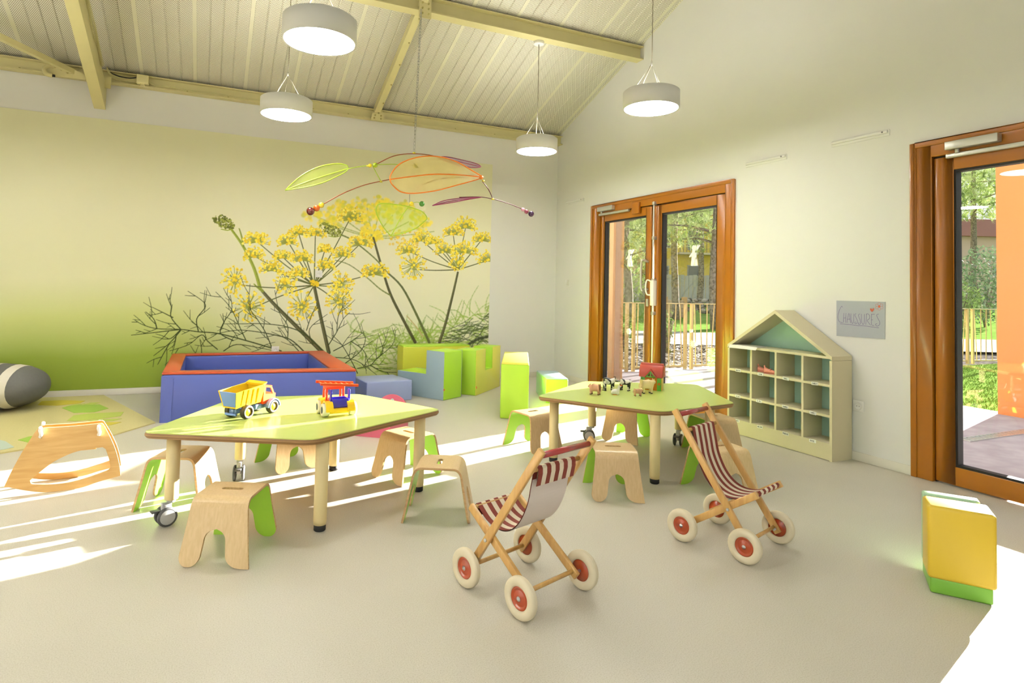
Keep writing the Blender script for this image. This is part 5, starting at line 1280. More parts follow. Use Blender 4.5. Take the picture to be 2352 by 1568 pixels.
def quad(name, label, loc, ang, s, mt, hoof, leg_h=.4, body=(.55, .2), neck=.12, head=(.13, .075), ears=True, snout=None, legr=.045):
    t = thing(name, label, 'toy animal', (loc[0], loc[1], ZT), radians(ang), 'toy farm animals on the right table')
    L, r = body[0]*s, body[1]*s; lh = leg_h*s; zb = lh+r*.9; lr = legr*s
    V_ = [(-L*.5, 0, zb), (-L*.15, 0, zb-.01*s), (L*.2, 0, zb), (L*.5, 0, zb+.02*s), (L*.5+neck*s*.7, 0, zb+neck*s), (L*.5+neck*s*.7+head[0]*s, 0, zb+neck*s*.8)]
    E_ = [(0, 1), (1, 2), (2, 3), (3, 4), (4, 5)]; R_ = [r*.78, r, r*.98, r*.75, r*.48, r*.36]
    for x in (-L*.5, L*.5):
        for y in (-1, 1):
            i = len(V_); V_ += [(x*.96, y*r*.55, zb-r*.55), (x*.92, y*r*.58, lh*.55), (x*.92, y*r*.58, lh*.08)]
            E_ += [(0 if x < 0 else 3, i), (i, i+1), (i+1, i+2)]; R_ += [lr*1.6, lr, lr*1.05]
    bo = skin_body('body', t, V_, E_, R_, mt, 1)
    for x in (-L*.5, L*.5):
        for y in (-1, 1): MB().lathe([(lr*1.15, 0), (lr*1.2, lr*.9), (lr*.9, lr*1.1)], (x*.92, y*r*.58, 0), n=10).build('hoof', hoof, t)
    hx, hz = L*.5+neck*s*.75, zb+neck*s+.05*s
    if ears:
        for y in (-1, 1):
            g = MB(); g.ball((hx, y*r*.42, hz+.03*s), (.02*s, .05*s, .03*s), 8, 6, M=Matrix.Rotation(y*.6, 3, 'X')); g.build('ear', mt if snout is None else snout, t)
    g = MB(); g.tube(spline([(-L*.5-r*.5, 0, zb+r*.2), (-L*.5-r*.85, 0, zb), (-L*.5-r*.8, 0, zb-r*.7)], 3), .014*s, 6); g.build('tail', mt, t)
    return t
def cow_mat():
    m, nt, b = _new('cow_patches'); tc = nt.nodes.new('ShaderNodeTexCoord'); nz = nt.nodes.new('ShaderNodeTexNoise'); nz.inputs['Scale'].default_value = 34; nz.inputs['Detail'].default_value = .5
    cr = nt.nodes.new('ShaderNodeValToRGB'); cr.color_ramp.interpolation = 'CONSTANT'; cr.color_ramp.elements[0].color = (.02, .02, .02, 1); cr.color_ramp.elements[1].position = .46; cr.color_ramp.elements[1].color = srgb(232, 228, 214)+(1,)
    nt.links.new(tc.outputs['Object'], nz.inputs[0]); nt.links.new(nz.outputs['Fac'], cr.inputs[0]); nt.links.new(cr.outputs[0], b.inputs['Base Color']); b.inputs['Roughness'].default_value = .4; return m
P_cow = cow_mat(); P_pig = mat('pig_pink', srgb(206, 156, 120), .4, .06, 60); P_hoof = mat('dark_hoof', (.03, .025, .02), .5); P_sheep = mat('sheep_wool', srgb(238, 216, 160), .5, .05, 90); P_pigh = mat('pig_hoof', srgb(96, 60, 40), .5)
quad('toy_cow', 'black and white toy cow beside the goose on the right table', (2.69, 3.66), -8, .13, P_cow, P_hoof, .36, (.52, .17), .16, (.15, .075))
quad('toy_cow', 'black and white toy cow near the barn with lowered head', (2.815, 3.63), -62, .125, P_cow, P_hoof, .36, (.50, .17), .06, (.15, .075))
quad('toy_pig', 'large pink toy pig with raised ears on the right table', (2.495, 3.55), 128, .13, P_pig, P_pigh, .20, (.46, .20), .06, (.14, .07))
quad('toy_piglet', 'small pink toy piglet in front of the toy sheep', (2.758, 3.415), -18, .09, P_pig, P_pigh, .20, (.46, .19), .05, (.16, .07))
quad('toy_sheep', 'cream toy sheep standing in front of the toy barn', (2.895, 3.485), -20, .15, P_sheep, P_hoof, .24, (.42, .22), .14, (.13, .06))
t = thing('toy_goose', 'small white toy goose between the pig and the cows', 'toy animal', (2.628, 3.505, ZT), radians(-22), 'toy farm animals on the right table')
skin_body('body', t, [(-.022, 0, .03), (0, 0, .026), (.02, 0, .032), (.030, 0, .052), (.030, 0, .068), (.036, 0, .075)], [(0, 1), (1, 2), (2, 3), (3, 4), (4, 5)], [.010, .021, .016, .009, .0075, .0075], P_wht, 1)
MB().cyl((.040, 0, .066), (.056, 0, .064), .005, .002, 8).build('beak', P_or, t)
g = MB(); g.prism(roundpoly([(-.015, -.014), (.02, -.014), (.02, .014), (-.015, .014)], .006, 3), XY, 0, .004); g.build('feet', mat('orange_feet', srgb(214, 120, 40), .5), t)
# ================================================================== DOLL PUSHCHAIRS
M_pw = wood('waxed_beech', srgb(192, 146, 78), srgb(210, 168, 98), .38, 2, 9, .3, 50); M_rodr = mat('red_lacquer_rod', srgb(160, 50, 48), .25, .05, coat=.4); M_tire = mat('cream_rubber', srgb(226, 214, 184), .6, .04, 20); M_hub = mat('red_brown_hub', srgb(174, 66, 26), .25, .03, coat=.5); M_zinc = mat('zinc', srgb(200, 200, 200), .3, .03, metal=.8)
M_cr = mat('cream_canvas', srgb(226, 214, 190), .85, .04, 200); M_bur = mat('burgundy_canvas', srgb(134, 58, 46), .85, .05, 200); M_lin = mat('white_canvas_back', srgb(226, 214, 208), .85, .03, 150)
def pushchair():
    t = thing('doll_pushchair', 'wooden doll pushchair seen from behind with red handle and cream back', 'pushchair', (1.175, 2.129, 0), radians(17.7), 'wooden doll pushchairs')
    WX = .173; BX = .128; BT = .017; BW = .031
    def barp(a, b, x): 
        g = MB(); g.bar((x, a[0], a[1]), (x, b[0], b[1]), BT, BW, (0, -(b[1]-a[1]), (b[0]-a[0]))); return g
    for s in (-1, 1):
        barp((.162, .058), (-.213, .605), s*(BX+.018)).build('long_bar', M_pw, t, bevel=.003)
        barp((-.162, .066), (.182, .297), s*BX).build('short_bar', M_pw, t, bevel=.003)
        MB().lathe([(.0, -.004), (.007, -.004), (.007, .002), (.004, .004), (0, .005)], (s*(BX+.029), .062, .205), (s, 0, 0), 12).build('pivot_bolt', M_zinc, t)
        for y in (.15, -.15):
            c = Vector((s*WX, y, .076)); ax = (s, 0, 0); R_ = .075
            g = MB(); g.lathe([(.041, -.012), (.046, -.014), (.066, -.016), (.0735, -.009), (.075, -.004), (.0735, -.001), (.075, .003), (.0735, .010), (.066, .016), (.046, .014), (.041, .010), (.041, -.012)], c, ax, 40); w = g.build('wheel', M_tire, t)
            g = MB(); g.lathe([(0, -.010), (.042, -.010), (.042, .008), (.036, .011), (.031, .004), (.026, .005), (.012, .010), (0, .011)], c, ax, 28); g.build('hub', M_hub, w)
            g = MB(); g.lathe([(.0085, .011), (.0085, .013), (.004, .014), (.004, .017), (0, .0175)], c, ax, 12); g.build('axle_bolt', M_zinc, w)
            MB().cyl((s*(BX-.005), y, .076), (s*(WX-.012), y, .076), .006, n=8).build('axle', M_zinc, t)
    for y, nm in ((.15, 'cross_rod'), (-.15, 'cross_rod')): MB().cyl((-BX-.01, y*.95, .082), (BX+.01, y*.95, .082), .0085, n=12).build(nm, M_pw, t)
    MB().cyl((-BX-.012, -.198, .583), (BX+.012, -.198, .583), .0115, n=16).build('handle', M_rodr, t)
    MB().cyl((-BX-.012, -.150, .517), (BX+.012, -.150, .517), .009, n=12).build('fabric_rod', M_pw, t)
    MB().cyl((-BX, .170, .292), (BX, .170, .292), .009, n=12).build('fabric_rod', M_pw, t)
    crv = spline([(-.150, .529), (-.1405, .526), (-.136, .508), (-.124, .45), (-.108, .38), (-.070, .305), (-.02, .258), (.04, .243), (.11, .258), (.170, .303)], 5)
    hw = .106; ns = 9
    def sl(pts, off): 
        o = []
        for i, p in enumerate(pts):
            d = (pts[min(i+1, len(pts)-1)]-pts[max(i-1, 0)]).normalized(); o.append(p+Vector((-d.y, d.x, 0))*off if False else Vector((p.x+d.y*off, p.y-d.x*off, 0)))
        return o
    C = [Vector((p[0], p[1], 0)) for p in crv]
    fa, fb = sl(C, 0), sl(C, .0022)
    # roll over the rods
    roll0 = [Vector((-.150-.012*cos(a), .517+.012*sin(a), 0)) for a in [(-.6+i*.45) for i in range(6)]]
    roll0 = [Vector((-.152, .455, 0)), Vector((-.1625, .50, 0)), Vector((-.162, .520, 0)), Vector((-.156, .529, 0))]
    roll1 = [Vector((.174, .304, 0)), Vector((.182, .296, 0)), Vector((.180, .284, 0)), Vector((.172, .278, 0)), Vector((.145, .266, 0))]
    path = roll0+fa+roll1
    for k in range(ns):
        x0, x1 = -hw+2*hw*k/ns, -hw+2*hw*(k+1)/ns; g = MB(); ft = sl(path, .0016)
        for i in range(len(path)-1):
            p, q, p2, q2 = path[i], path[i+1], ft[i], ft[i+1]
            g.add([(x0, p.x, p.y), (x1, p.x, p.y), (x1, q.x, q.y), (x0, q.x, q.y)], [(0, 1, 2, 3)], 0, True); g.add([(x0, p2.x, p2.y), (x1, p2.x, p2.y), (x1, q2.x, q2.y), (x0, q2.x, q2.y)], [(3, 2, 1, 0)], 0, True)
        g.build('fabric_stripe', M_bur if k % 2 == 0 else M_cr, t, merge=False)
    bk = sl(C[13:-6], .004); g = MB()
    for i in range(len(bk)-1):
        p, q = bk[i], bk[i+1]; g.add([(-hw, p.x, p.y), (hw, p.x, p.y), (hw, q.x, q.y), (-hw, q.x, q.y)], [(0, 1, 2, 3)], 0, True)
    g.build('fabric_back', M_lin, t, merge=False)
    return t
pc = pushchair()
copy_tree(pc, None, (2.302, 2.16, 0), radians(197.5), 'wooden doll pushchair facing the camera with burgundy striped sling')
# ================================================================== HANGING MOBILE
MY = 5.40
def mp(u, v, dy=0): return ony(u, v, MY+dy)
t = thing('leaf_mobile', 'hanging mobile with translucent green, orange and purple leaves and coloured beads', 'mobile', tuple(mp(951, 352)))
M_arm = mat('copper_brown_rod', srgb(150, 76, 30), .4); M_arm2 = mat('plum_rod', srgb(96, 44, 44), .4); M_lgr = mat('lime_rod', srgb(170, 196, 50), .35); M_clip = mat('yellow_clip', srgb(220, 206, 60), .35); M_orr = mat('orange_rim', srgb(236, 130, 34), .35); M_plr = mat('magenta_rim', srgb(150, 48, 92), .35)
F_g = film_mat('lime_film', srgb(210, 226, 100), .42); F_o = film_mat('orange_film', srgb(250, 226, 140), .42); F_p = film_mat('purple_film', srgb(194, 156, 196), .48); F_l = film_mat('neon_lime_film', srgb(216, 244, 80), .3)
def rod(pts, r, mt, name='rod', par=None): return MB().tube(spline([Vector(p) for p in pts], 6), r, 7).build(name, mt, par or t, world=True)
rod([mp(861, 379), mp(905, 358), mp(951, 353), mp(1000, 359), mp(1040, 377)], .0045, M_arm, 'arm')
rod([mp(744, 468), mp(790, 443), mp(840, 424), mp(895, 412)], .0045, M_arm, 'arm'); rod([mp(895, 412), mp(960, 403), mp(1020, 401), mp(1085, 404), mp(1108, 408)], .0045, M_orr, 'arm')
rod([mp(945, 443), mp(985, 418), mp(1040, 407), mp(1100, 410)], .004, M_arm, 'arm'); rod([mp(1108, 416), mp(1122, 435), mp(1132, 457)], .0045, M_arm2, 'arm')
rod([mp(1055, 453), mp(1100, 452), mp(1132, 457), mp(1170, 468), mp(1202, 481)], .0045, M_arm2, 'arm')
rod([mp(856, 381), mp(866, 400), mp(875, 416)], .004, M_lgr, 'link'); rod([mp(800, 387), mp(845, 380), mp(900, 377), mp(954, 381)], .004, M_lgr, 'arm')
def bead(u, v, r, mt): MB().ball(mp(u, v), r, 18, 12).build('bead', mt, t, world=True)
def bm(n, c): return mat(n, srgb(*c), .08, .02, 10, coat=.6)
for u, v, r, mt in [(713, 485, .036, bm('bead_maroon', (112, 28, 16))), (727, 478, .029, bm('bead_orange', (214, 100, 24))), (738, 471, .025, bm('bead_yellow', (230, 206, 36))), (850, 380, .018, bm('bead_yellow', (230, 206, 36))), (862, 379, .023, bm('bead_lime', (160, 186, 30))), (954, 381, .026, bm('bead_olive', (164, 172, 60))),
                    (945, 468, .022, bm('bead_yellow', (230, 206, 36))), (969, 468, .026, bm('bead_green', (60, 140, 30))), (1201, 481, .019, bm('bead_rose', (214, 150, 176))), (1209, 486, .023, bm('bead_plum', (140, 44, 78))), (1220, 491, .030, bm('bead_violet', (74, 40, 84)))]: bead(u, v, r, mt)
rod([mp(945, 467), mp(958, 464), mp(969, 468)], .003, M_lgr)
def leafshape(up, lowr, mid, film, rim, dy=0, rr=.0045):
    U_ = spline([Vector(mp(*p, dy)) for p in up], 6); D_ = spline([Vector(mp(*p, dy)) for p in lowr], 6); n = min(len(U_), len(D_))
    rsm = lambda P, n: [P[int(i*(len(P)-1)/(n-1))] for i in range(n)]
    U_, D_ = rsm(U_, n), rsm(D_, n); g = MB()
    for i in range(n-1):
        for dd in (0,): g.add([U_[i]+Vector((0, dd, 0)), U_[i+1]+Vector((0, dd, 0)), D_[i+1]+Vector((0, dd, 0)), D_[i]+Vector((0, dd, 0))], [(0, 1, 2, 3)], 0, True)
    lf_ = g.build('leaf_film', film, t, world=True, merge=False)
    MB().tube(U_+list(reversed(D_))[1:], rr, 6).build('leaf_rim', rim, t, world=True)
    MB().tube(spline([Vector(mp(*p, dy)) for p in mid], 6), rr, 6).build('leaf_rib', rim, t, world=True)
leafshape([(1110, 407), (1085, 392), (1050, 372), (1010, 360), (965, 360), (920, 375), (898, 400), (896, 415)], [(1110, 407), (1090, 414), (1050, 425), (1000, 438), (950, 444), (920, 440), (902, 425), (896, 415)], [(1110, 407), (1060, 402), (1000, 400), (940, 406), (896, 412)], F_o, M_orr, -.03, .006)
leafshape([(655, 437), (690, 405), (730, 384), (770, 376), (795, 379), (800, 387)], [(655, 437), (700, 430), (740, 420), (770, 407), (793, 395), (800, 387)], [(655, 437), (720, 412), (800, 387)], F_g, M_lgr, 0, .005)
leafshape([(1003, 361), (1025, 360), (1060, 367), (1095, 376), (1105, 383)], [(1003, 361), (1030, 372), (1060, 381), (1090, 385), (1105, 383)], [(1003, 361), (1030, 366), (1105, 383)], F_p, M_plr, .06)
leafshape([(993, 472), (1015, 462), (1040, 457), (1070, 454), (1106, 453)], [(993, 472), (1020, 468), (1050, 463), (1080, 457), (1106, 453)], [(993, 472), (1040, 461), (1106, 453)], F_p, M_plr)
leafshape([(898, 542), (880, 520), (865, 490), (866, 472), (880, 467), (920, 471), (945, 476)], [(898, 542), (925, 536), (955, 524), (975, 508), (981, 500), (970, 486), (945, 476)], [(898, 542), (915, 510), (930, 485), (942, 470)], F_l, M_lgr, .02, .005)
MB().ball(mp(1105, 407, -.03), (.022, .012, .022), 10, 8).build('leaf_tip', M_orr, t, world=True)
rod([mp(1018, 362), mp(1045, 375), mp(1075, 395), mp(1100, 405)], .003, M_plr)
for (u, v) in ((951, 351), (875, 417), (1040, 407), (1132, 457), (1110, 415), (845, 381)): MB().cyl(mp(u, v)+Vector((-.012, 0, 0)), mp(u, v)+Vector((.012, 0, 0)), .009, n=8).build('clip', M_clip, t, world=True)
MB().cyl(mp(941, 446), mp(941, 468), .0025, n=6).build('thread', M_cord, t, world=True); MB().cyl(mp(1040, 378), mp(1040, 406), .002, n=6).build('thread', M_cord, t, world=True)
# chain
hookp = mp(951, 351); topp = Vector((1.70, 5.30, 3.76)); nL = 38
M_chain = mat('galvanised_chain', srgb(168, 168, 160), .35, .05, metal=.6)
tc_ = thing('support_chain', 'thin galvanised chain holding the leaf mobile from the roof beam', 'chain', tuple(hookp))
lk = MB(); ring = [(.009*cos(a)*(1 if True else 1), 0, (.0135 if sin(a) >= 0 else -.0135)+.008*sin(a)) for a in [2*pi*i/12 for i in range(12)]]
lk.tube(ring+[ring[0]], .0024, 5, caps=False); lkm = lk.mesh('link', M_chain)
dlt = (topp-hookp); nl = int(dlt.length/.034)
for i in range(nl):
    p = hookp+dlt*((i+.5)/nl)-hookp
    o = bpy.data.objects.new('link', lkm); COL.objects.link(o); o.parent = tc_; o.location = p; o.rotation_euler = (0, 0, (i % 2)*pi/2+.5)
# ================================================================== OUTSIDE
FH = Vector((sin(YAW), cos(YAW), 0))
def zl(Z, u): return FH*Z+Rv*((u-CXP)/FPX*Z)
def ground_mat(name, c1, c2, scale, rough=.9, bump=.4):
    m, nt, b = _new(name); tc = nt.nodes.new('ShaderNodeTexCoord'); nz = nt.nodes.new('ShaderNodeTexNoise'); nz.inputs['Scale'].default_value = scale; nz.inputs['Detail'].default_value = 6
    cr = nt.nodes.new('ShaderNodeValToRGB'); cr.color_ramp.elements[0].position = .35; cr.color_ramp.elements[0].color = tuple(c1)+(1,); cr.color_ramp.elements[1].position = .65; cr.color_ramp.elements[1].color = tuple(c2)+(1,)
    nt.links.new(tc.outputs['Object'], nz.inputs[0]); nt.links.new(nz.outputs['Fac'], cr.inputs[0]); nt.links.new(cr.outputs[0], b.inputs['Base Color']); b.inputs['Roughness'].default_value = rough; b.inputs['Specular IOR Level'].default_value = 0
    bp = nt.nodes.new('ShaderNodeBump'); bp.inputs['Strength'].default_value = bump; bp.inputs['Distance'].default_value = .02; nt.links.new(nz.outputs['Fac'], bp.inputs['Height']); nt.links.new(bp.outputs[0], b.inputs['Normal'])
    return m
M_terr = ground_mat('terrace_concrete', srgb(158, 151, 158), srgb(172, 166, 172), 6, .8, .05)
M_mulch = ground_mat('bark_mulch', srgb(50, 45, 42), srgb(126, 119, 114), 9)
M_path = ground_mat('pale_gravel_path', srgb(170, 164, 158), srgb(190, 184, 176), 3)
M_grass = ground_mat('lawn', srgb(96, 130, 54), srgb(130, 160, 80), 5)
GZ = -.05
struct(MB().box((XD+.2, -14, -.14), (7.8, 7.45, -.015)).build('terrace', M_terr))
g = MB(); g.add([(-40, -40, GZ-.06), (120, -40, GZ-.06), (120, 120, GZ-.06), (-40, 120, GZ-.06)], [(0, 1, 2, 3)]); struct(g.build('ground', M_mulch))
def zs(Z): return GZ+max(0, Z-18.8)*.028
g = MB(); A, B = zl(14.3, 900), zl(18.9, 900); C, D = zl(18.9, 3200), zl(14.3, 3200)
g.add([(p.x, p.y, GZ) for p in (A, D, C, B)], [(0, 1, 2, 3)]); struct(g.build('garden_path', M_path))
g = MB(); Zr = [18.8, 24, 32, 45, 90]
for a, b in zip(Zr, Zr[1:]):
    q = [zl(a, 700), zl(a, 3200), zl(b, 3200), zl(b, 700)]; g.add([(q[0].x, q[0].y, zs(a)), (q[1].x, q[1].y, zs(a)), (q[2].x, q[2].y, zs(b)), (q[3].x, q[3].y, zs(b))], [(0, 1, 2, 3)])
struct(g.build('far_lawn', M_grass))
lawn = struct(MB().box((7.8, -14, -.13), (14.6, 6.45, -.02)).build('lawn', M_grass))
rg = random.Random(5); g = MB()
for k in range(16000):
    x, y = rg.uniform(7.8, 13.5), rg.uniform(2.6, 6.4); a = rg.uniform(0, pi); w = .004; hh = rg.uniform(.02, .045); dx, dy = rg.uniform(-.02, .02), rg.uniform(-.02, .02)
    g.add([(x-w*cos(a), y-w*sin(a), -.02), (x+w*cos(a), y+w*sin(a), -.02), (x+dx, y+dy, hh-.02)], [(0, 1, 2)])
o = g.build('grass_blades', mat('grass_blade', srgb(96, 124, 56), .8, .2, 3, spec=0), None, merge=False); o['kind'] = 'stuff'; o['label'] = 'short green lawn grass beyond the terrace'; o['category'] = 'grass'
# mulch bits on the bank
g = MB()
for k in range(5000):
    Z = rg.uniform(8.8, 14.2); p = zl(Z, rg.uniform(1380, 1680)); s = rg.uniform(.02, .06); a = rg.uniform(0, pi)
    if p.y < 7.6 or (p-zl(12.5, 1432)).length < .36 or (p-zl(12.5, 1535)).length < .30: continue
    g.obox((p.x, p.y, GZ-.05+rg.uniform(0, .05)), (s*cos(a), s*sin(a), rg.uniform(-.3, .3)*s), (-s*.4*sin(a), s*.4*cos(a), 0), (0, 0, s*.25), k % 3)
o = g.build('bark_chips', [mat('chip_dark', srgb(92, 82, 76), .9), mat('chip_mid', srgb(150, 140, 132), .9), mat('chip_pale', srgb(190, 182, 174), .9)], None, merge=False); o['kind'] = 'stuff'; o['label'] = 'pale bark chips covering the bank behind the fence'; o['category'] = 'mulch'
# fence
M_fen = mat('pale_yellow_steel', srgb(190, 172, 124), .6, .03, 10, spec=.1)
rf = random.Random(9)
def fence_panel(a, b, label, top=1.03):
    a = Vector((a[0], a[1], 0)); b = Vector((b[0], b[1], 0)); d = (b-a).normalized(); L = (b-a).length
    t = thing('fence_panel', label, 'fence', (a.x, a.y, -.02), atan2(d.y, d.x), 'pale yellow fence panels')
    for x in (.055, L-.045): MB().box((x-.021, -.02, 0), (x+.021, .02, top)).build('post', M_fen, t)
    MB().box((0, -.022, top-.012), (L, .022, top)).build('top_rail', M_fen, t); MB().box((.085, -.015, .05), (L-.075, .015, .075)).build('bottom_rail', M_fen, t)
    n = 8
    for k in range(n):
        x = .13+(L-.26)*k/(n-1); s = rf.uniform(-.035, .035); MB().bar((x-s, 0, .06), (x+s, 0, top-.01), .012, .012, (0, 1, 0)).build('baluster', M_fen, t)
pts = [(4.6, 7.30), (5.725, 7.29), (6.83, 7.27), (7.94, 7.25), (9.05, 7.12), (10.15, 6.98), (11.25, 6.85), (12.35, 6.71), (13.0, 6.57), (14.2, 6.38)]
nm = ['behind the wooden post', 'seen through the left pane', 'seen through the right pane', 'past the right edge of the double door', 'between the two doors, nearer the double door', 'halfway between the two doors', 'between the two doors, nearer the single door', 'just left of the single door glass', 'seen through the single door', ]
for (a, b), n_ in zip(zip(pts, pts[1:]), nm): fence_panel((a[0]+.012, a[1]-.001), (b[0]-.012, b[1]+.001), 'pale yellow fence panel with slanting bars '+n_)
# wooden post by the terrace
t = thing('wooden_post', 'tall pale wooden post outside the left door leaf', 'post', (4.95, 6.60, -.015))
M_pine = wood('weathered_pine', srgb(150, 126, 102), srgb(172, 150, 126), .7, 2, 3, 0, 12); M_pine2 = wood('fresh_pine', srgb(176, 138, 88), srgb(192, 156, 106), .6, 2, 3, 0, 12)
MB().box((4.90, 6.555, -.015), (5.00, 6.655, 3.6)).build('core', M_pine, t, world=True)
MB().box((4.865, 6.56, -.015), (4.90, 6.65, 3.6)).build('cheek_board', M_pine2, t, world=True); MB().box((5.00, 6.56, -.015), (5.035, 6.65, 3.6)).build('cheek_board', M_pine2, t, world=True)
# orange wing wall of the building and drain
tag(MB().box((7.62, 2.93, -.015), (7.80, 3.60, 3.6)).build('orange_wing_wall', mat('orange_render', srgb(200, 132, 84), .8, .03, 3, spec=.05)), 'tall orange rendered wall outside the single door', 'wall')
t = thing('drain_grate', 'slotted metal drain channel in the terrace outside the single door', 'drain', (6.2, 2.8, -.015))
pA = fl(2212, 1012, -.015); pB = fl(2352, 992, -.015); d = (pB-pA).normalized(); n_ = Vector((-d.y, d.x, 0)); pB = pA+d*1.6; L = 1.6
for k in (-1, 1): MB().bar(pA+n_*k*.045+Vector((0, 0, .004)), pB+n_*k*.045+Vector((0, 0, .004)), .012, .01).build('edge_rail', M_zinc, t, world=True)
for k in range(26): c = pA+d*(.04+k*L/26.5)+Vector((0, 0, .004)); MB().obox(c, d*.018, n_*.04, Vector((0, 0, .003))).build('slat', M_zinc, t, world=True)
# trees
M_bark = ground_mat('pine_bark', srgb(96, 84, 78), srgb(158, 144, 132), 12); 
def leafm(n, c): return mat(n, srgb(*c), .8, .25, 1.2, spec=.05)
M_nd = [leafm('needles_pale', (220, 228, 178)), leafm('needles_mid', (180, 196, 130)), leafm('needles_dark', (134, 154, 98))]
def pine(p, z0, h, r, label, crown, seed, lean=0.0, tuft=.32, n=700):
    rr = random.Random(seed); t = thing('pine_tree', label, 'tree', (p.x, p.y, z0), group='pine trees in the garden')
    pathp = [Vector((lean*(k/6)+.06*sin(k*2+seed), .05*cos(k*1.7+seed), h*k/6)) for k in range(7)]
    MB().tube(spline(pathp, 3), [r*(1-.6*k/18) for k in range(19)], 9).build('trunk', M_bark, t)
    cc = Vector(crown[0]); R3 = Vector(crown[1]); g = MB()
    for k in range(9):
        z = cc.z-R3.z*.8+R3.z*1.5*k/9; a = rr.uniform(0, 2*pi); e = Vector((R3.x*.85*cos(a), R3.y*.85*sin(a), rr.uniform(.0, .5)))
        s = Vector((lean*z/h, 0, z)); g.tube([s, s+e*.5+Vector((0, 0, .1)), s+e], [r*.28, r*.16, r*.06], 5)
    g.build('branches', M_bark, t)['kind'] = 'stuff'
    g = MB()
    for k in range(n):
        while True:
            q = Vector((rr.uniform(-1, 1), rr.uniform(-1, 1), rr.uniform(-1, 1)))
            if .15 < q.length < 1: break
        c = cc+Vector((q.x*R3.x, q.y*R3.y, q.z*R3.z)); m_ = rr.choice((0, 0, 1, 1, 2))
        ax = Vector((rr.uniform(-1, 1), rr.uniform(-1, 1), rr.uniform(-.2, 1))).normalized()
        for j in range(9):
            d = (ax*.7+Vector((rr.uniform(-1, 1), rr.uniform(-1, 1), rr.uniform(-1, 1)))*.8).normalized()*tuft*rr.uniform(.7, 1.1); sd = d.cross(Vector((rr.uniform(-1, 1), rr.uniform(-1, 1), 1))).normalized()*tuft*.045
            g.add([c-sd, c+sd, c+d], [(0, 1, 2)], m_)
    g.build('foliage', M_nd, t, merge=False)['kind'] = 'stuff'
pine(zl(22, 1446), zs(22), 7.5, .16, 'pine with leaning dark trunk behind the left pane', ((-.5, 0, 3.6), (2.1, 1.8, 1.9)), 1, -.35)
pine(zl(24, 1552), zs(24), 9, .15, 'pine with straight grey trunk behind the right pane', ((0, 0, 5.2), (2.8, 2.4, 2.6)), 2, -.1, n=620)
pine(zl(20, 1646), zs(20), 9, .22, 'thick dark pine trunk at the right edge of the right pane', ((.6, .4, 4.6), (2.4, 2.2, 2.2)), 3, .1, n=700)
pine(zl(36, 1480), zs(36), 10, .2, 'pine standing far back between the two panes', ((0, 0, 6), (3.6, 3, 3)), 4, 0, .5)
pine(zl(38, 1610), zs(38), 10, .2, 'pine standing far back before the yellow house', ((0, 0, 7.2), (3.8, 3, 2.6)), 6, 0, .5)
pine(zl(30, 1400), zs(30), 10, .2, 'pine half hidden behind the wooden post', ((0, 0, 5), (3.4, 3, 3)), 8, 0, .45)
pine(zl(40, 2235), zs(40), 13, .22, 'pine with drooping pale branches beyond the single door', ((0, 0, 8.4), (4.2, 3, 2.6)), 5, .3, .6, 1100)
# shrubs
def shrub(p, z0, R3, label, col, seed, n=900, lf=.09):
    rr = random.Random(seed); t = thing('garden_shrub', label, 'shrub', (p.x, p.y, z0), group='garden shrubs')
    g = MB()
    for k in range(7): a = rr.uniform(0, 6.28); g.tube([(0, 0, 0), (R3[0]*.3*cos(a), R3[1]*.3*sin(a), R3[2]*.8), (R3[0]*.7*cos(a), R3[1]*.7*sin(a), R3[2]*1.5)], [.03, .02, .01], 5)
    g.build('stems', M_bark, t)['kind'] = 'stuff'
    g = MB()
    for j in range(n):
        while True:
            q = Vector((rr.uniform(-1, 1), rr.uniform(-1, 1), rr.uniform(-1, 1)))
            if q.length < 1: break
        c = Vector((q.x*R3[0], q.y*R3[1], R3[2]*(1.05+q.z))); d = Vector((rr.uniform(-1, 1), rr.uniform(-1, 1), rr.uniform(-.5, 1))).normalized()*lf; s = d.cross(Vector((.3, .2, 1))).normalized()*lf*.35; g.add([c-d, c+s, c+d, c-s], [(0, 1, 2, 3)], rr.randint(0, 1))
    g.build('foliage', [leafm('shrub_a_'+str(seed), col), leafm('shrub_b_'+str(seed), tuple(min(255, int(c*1.25)) for c in col))], t, merge=False)['kind'] = 'stuff'
shrub(zl(24, 2262), zs(24), (1.0, .9, 1.6), 'grey-green leafy shrub beyond the single door', (120, 134, 112), 21, 1500, .11)
shrub(zl(22, 2205), zs(22), (.7, .7, .9), 'low pale green shrub beyond the left edge of the single door', (150, 166, 116), 22, 800, .10)
shrub(zl(12.5, 1432), GZ-.04, (.25, .25, .42), 'small leafy shrub behind the fence near the wooden post', (110, 132, 72), 23, 350, .05)
shrub(zl(12.5, 1535), GZ-.04, (.18, .18, .45), 'thin young shrub behind the fence in the right pane', (130, 140, 96), 24, 160, .05)
shrub(zl(26, 1420), zs(26), (1.6, 1.2, 1.2), 'soft green bush on the lawn behind the left pane', (150, 164, 110), 25, 900, .14)
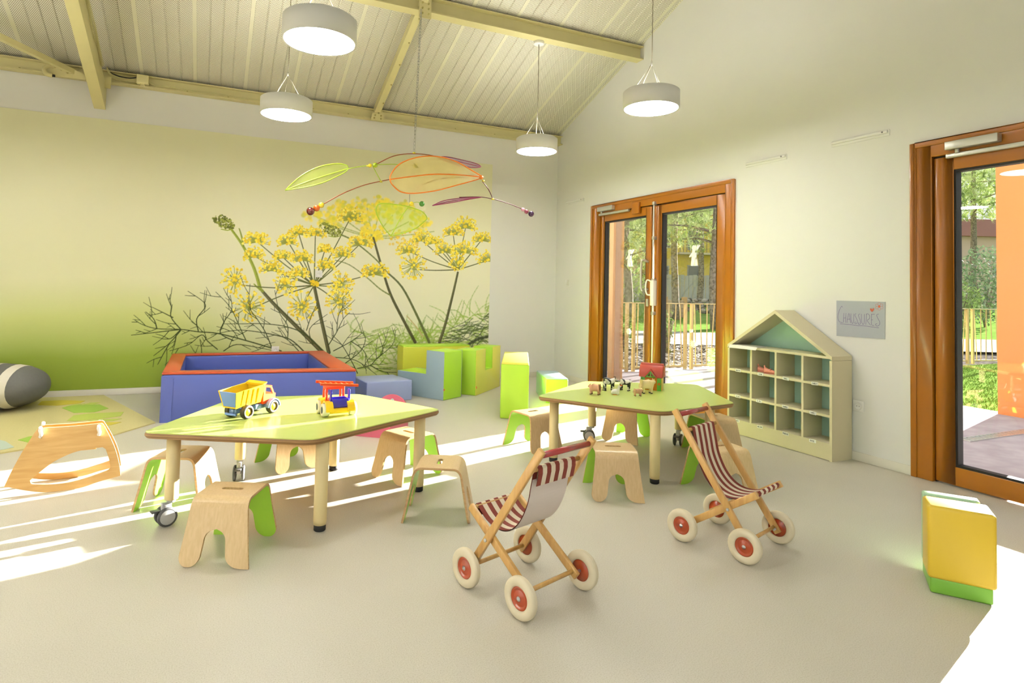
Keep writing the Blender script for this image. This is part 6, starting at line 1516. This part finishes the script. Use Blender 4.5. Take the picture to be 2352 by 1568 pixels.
# far houses
def house(p, ang, w, d, h, wall, roofc, label, wins, roof=1.2, z0=0):
    t = thing('far_house', label, 'house', (p.x, p.y, z0), ang)
    MB().box((-w/2, 0, 0), (w/2, d, h)).build('walls', mat('house_'+label[:12], srgb(*wall), .8, .03, .5), t)
    g = MB(); g.prism([(-.5, h), (d+.5, h), (d/2, h+roof)], YZ, -w/2-.4, w/2+.4); g.build('roof', mat('roof_'+label[:12], srgb(*roofc), .8, .1, 2), t)
    for (x, z, ww, hh) in wins:
        f = MB().box((x-ww/2, -.06, z), (x+ww/2, .02, z+hh)).build('window', mat('window_frame_far', srgb(150, 150, 150), .5), t)
        MB().box((x-ww/2+.08, -.08, z+.08), (x+ww/2-.08, -.055, z+hh-.08)).build('window_pane', mat('window_glass_far', srgb(90, 96, 100), .2), f)
    return t
fa = -YAW
house(zl(48, 1592), fa, 7.0, 6, 6.6, (214, 188, 92), (190, 130, 90), 'yellow two-storey house behind the pines', [(-2.5, .9, 1.2, 1.6), (.2, .9, 1.3, 1.7), (2.5, .9, 1.1, 1.6), (-2.4, 3.9, 1.2, 1.5), (.2, 3.8, 1.3, 2.0), (2.5, 3.9, 1.1, 1.5)], 1.2, zs(48))
hy = [o for o in bpy.data.objects if o.name.startswith('far_house')][-1]
MB().box((-1.4, -1.0, 3.4), (3.4, 0, 3.55)).build('balcony_slab', mat('balcony_concrete', srgb(190, 180, 160), .8), hy)
for k in range(19): MB().box((-1.38+k*.26, -1.0, 3.55), (-1.34+k*.26, -.96, 4.45)).build('balcony_bar', mat('balcony_steel', srgb(120, 112, 100), .6), hy)
house(zl(44, 1442), fa, 4.4, 6, 2.6, (206, 150, 136), (196, 132, 108), 'low pink house with tiled roof behind the left pane', [(-1.2, .9, 1.0, 1.2), (1.4, .9, 1.0, 1.2)], 1.4, zs(44))
house(zl(50, 2215), fa, 13, 8, 5.6, (196, 168, 160), (150, 96, 70), 'mauve house with sloping roof beyond the single door', [(4.0, 1.0, 1.4, 1.4)], 2.0, zs(50))
# grey board fence, stone heap, wooden planter
t = thing('board_fence', 'grey wooden board fence at the end of the lawn', 'fence', tuple(zl(40, 1560)), fa)
M_bf = mat('grey_boards', srgb(168, 166, 168), .8, .1, 3)
for k in range(60): MB().box((-8+k*.28, 0, 0), (-8+k*.28+.25, .04, 1.75+zs(40)+.03*((k*7) % 3))).build('board', M_bf, t)
t = thing('stone_wall', 'rough grey stone wall on the lawn behind the right pane', 'wall', (zl(27, 1602).x, zl(27, 1602).y, zs(27)), fa)
rs = random.Random(12); M_stn = [mat('stone_%d' % i, c, .9, .2, 6) for i, c in enumerate((srgb(120, 112, 106), srgb(160, 152, 146), srgb(92, 86, 82)))]
for k in range(46):
    s = rs.uniform(.08, .16); MB().ball((rs.uniform(-.65, .65), rs.uniform(-.15, .15), .08+rs.uniform(0, .62)), (s, s*.8, s*.7), 7, 5).build('stone', M_stn[k % 3], t)
t = thing('wooden_planter', 'pale wooden planter box beside the stone wall', 'planter', (zl(25, 1554).x, zl(25, 1554).y, zs(25)), fa)
for k in range(4): MB().box((-.42, 0, .02+k*.18), (.42, .3, .02+k*.18+.165)).build('plank', M_pine, t)
for x in (-.40, .40): MB().box((x-.06, -.03, 0), (x+.06, .33, .86)).build('corner_post', M_pine2, t)
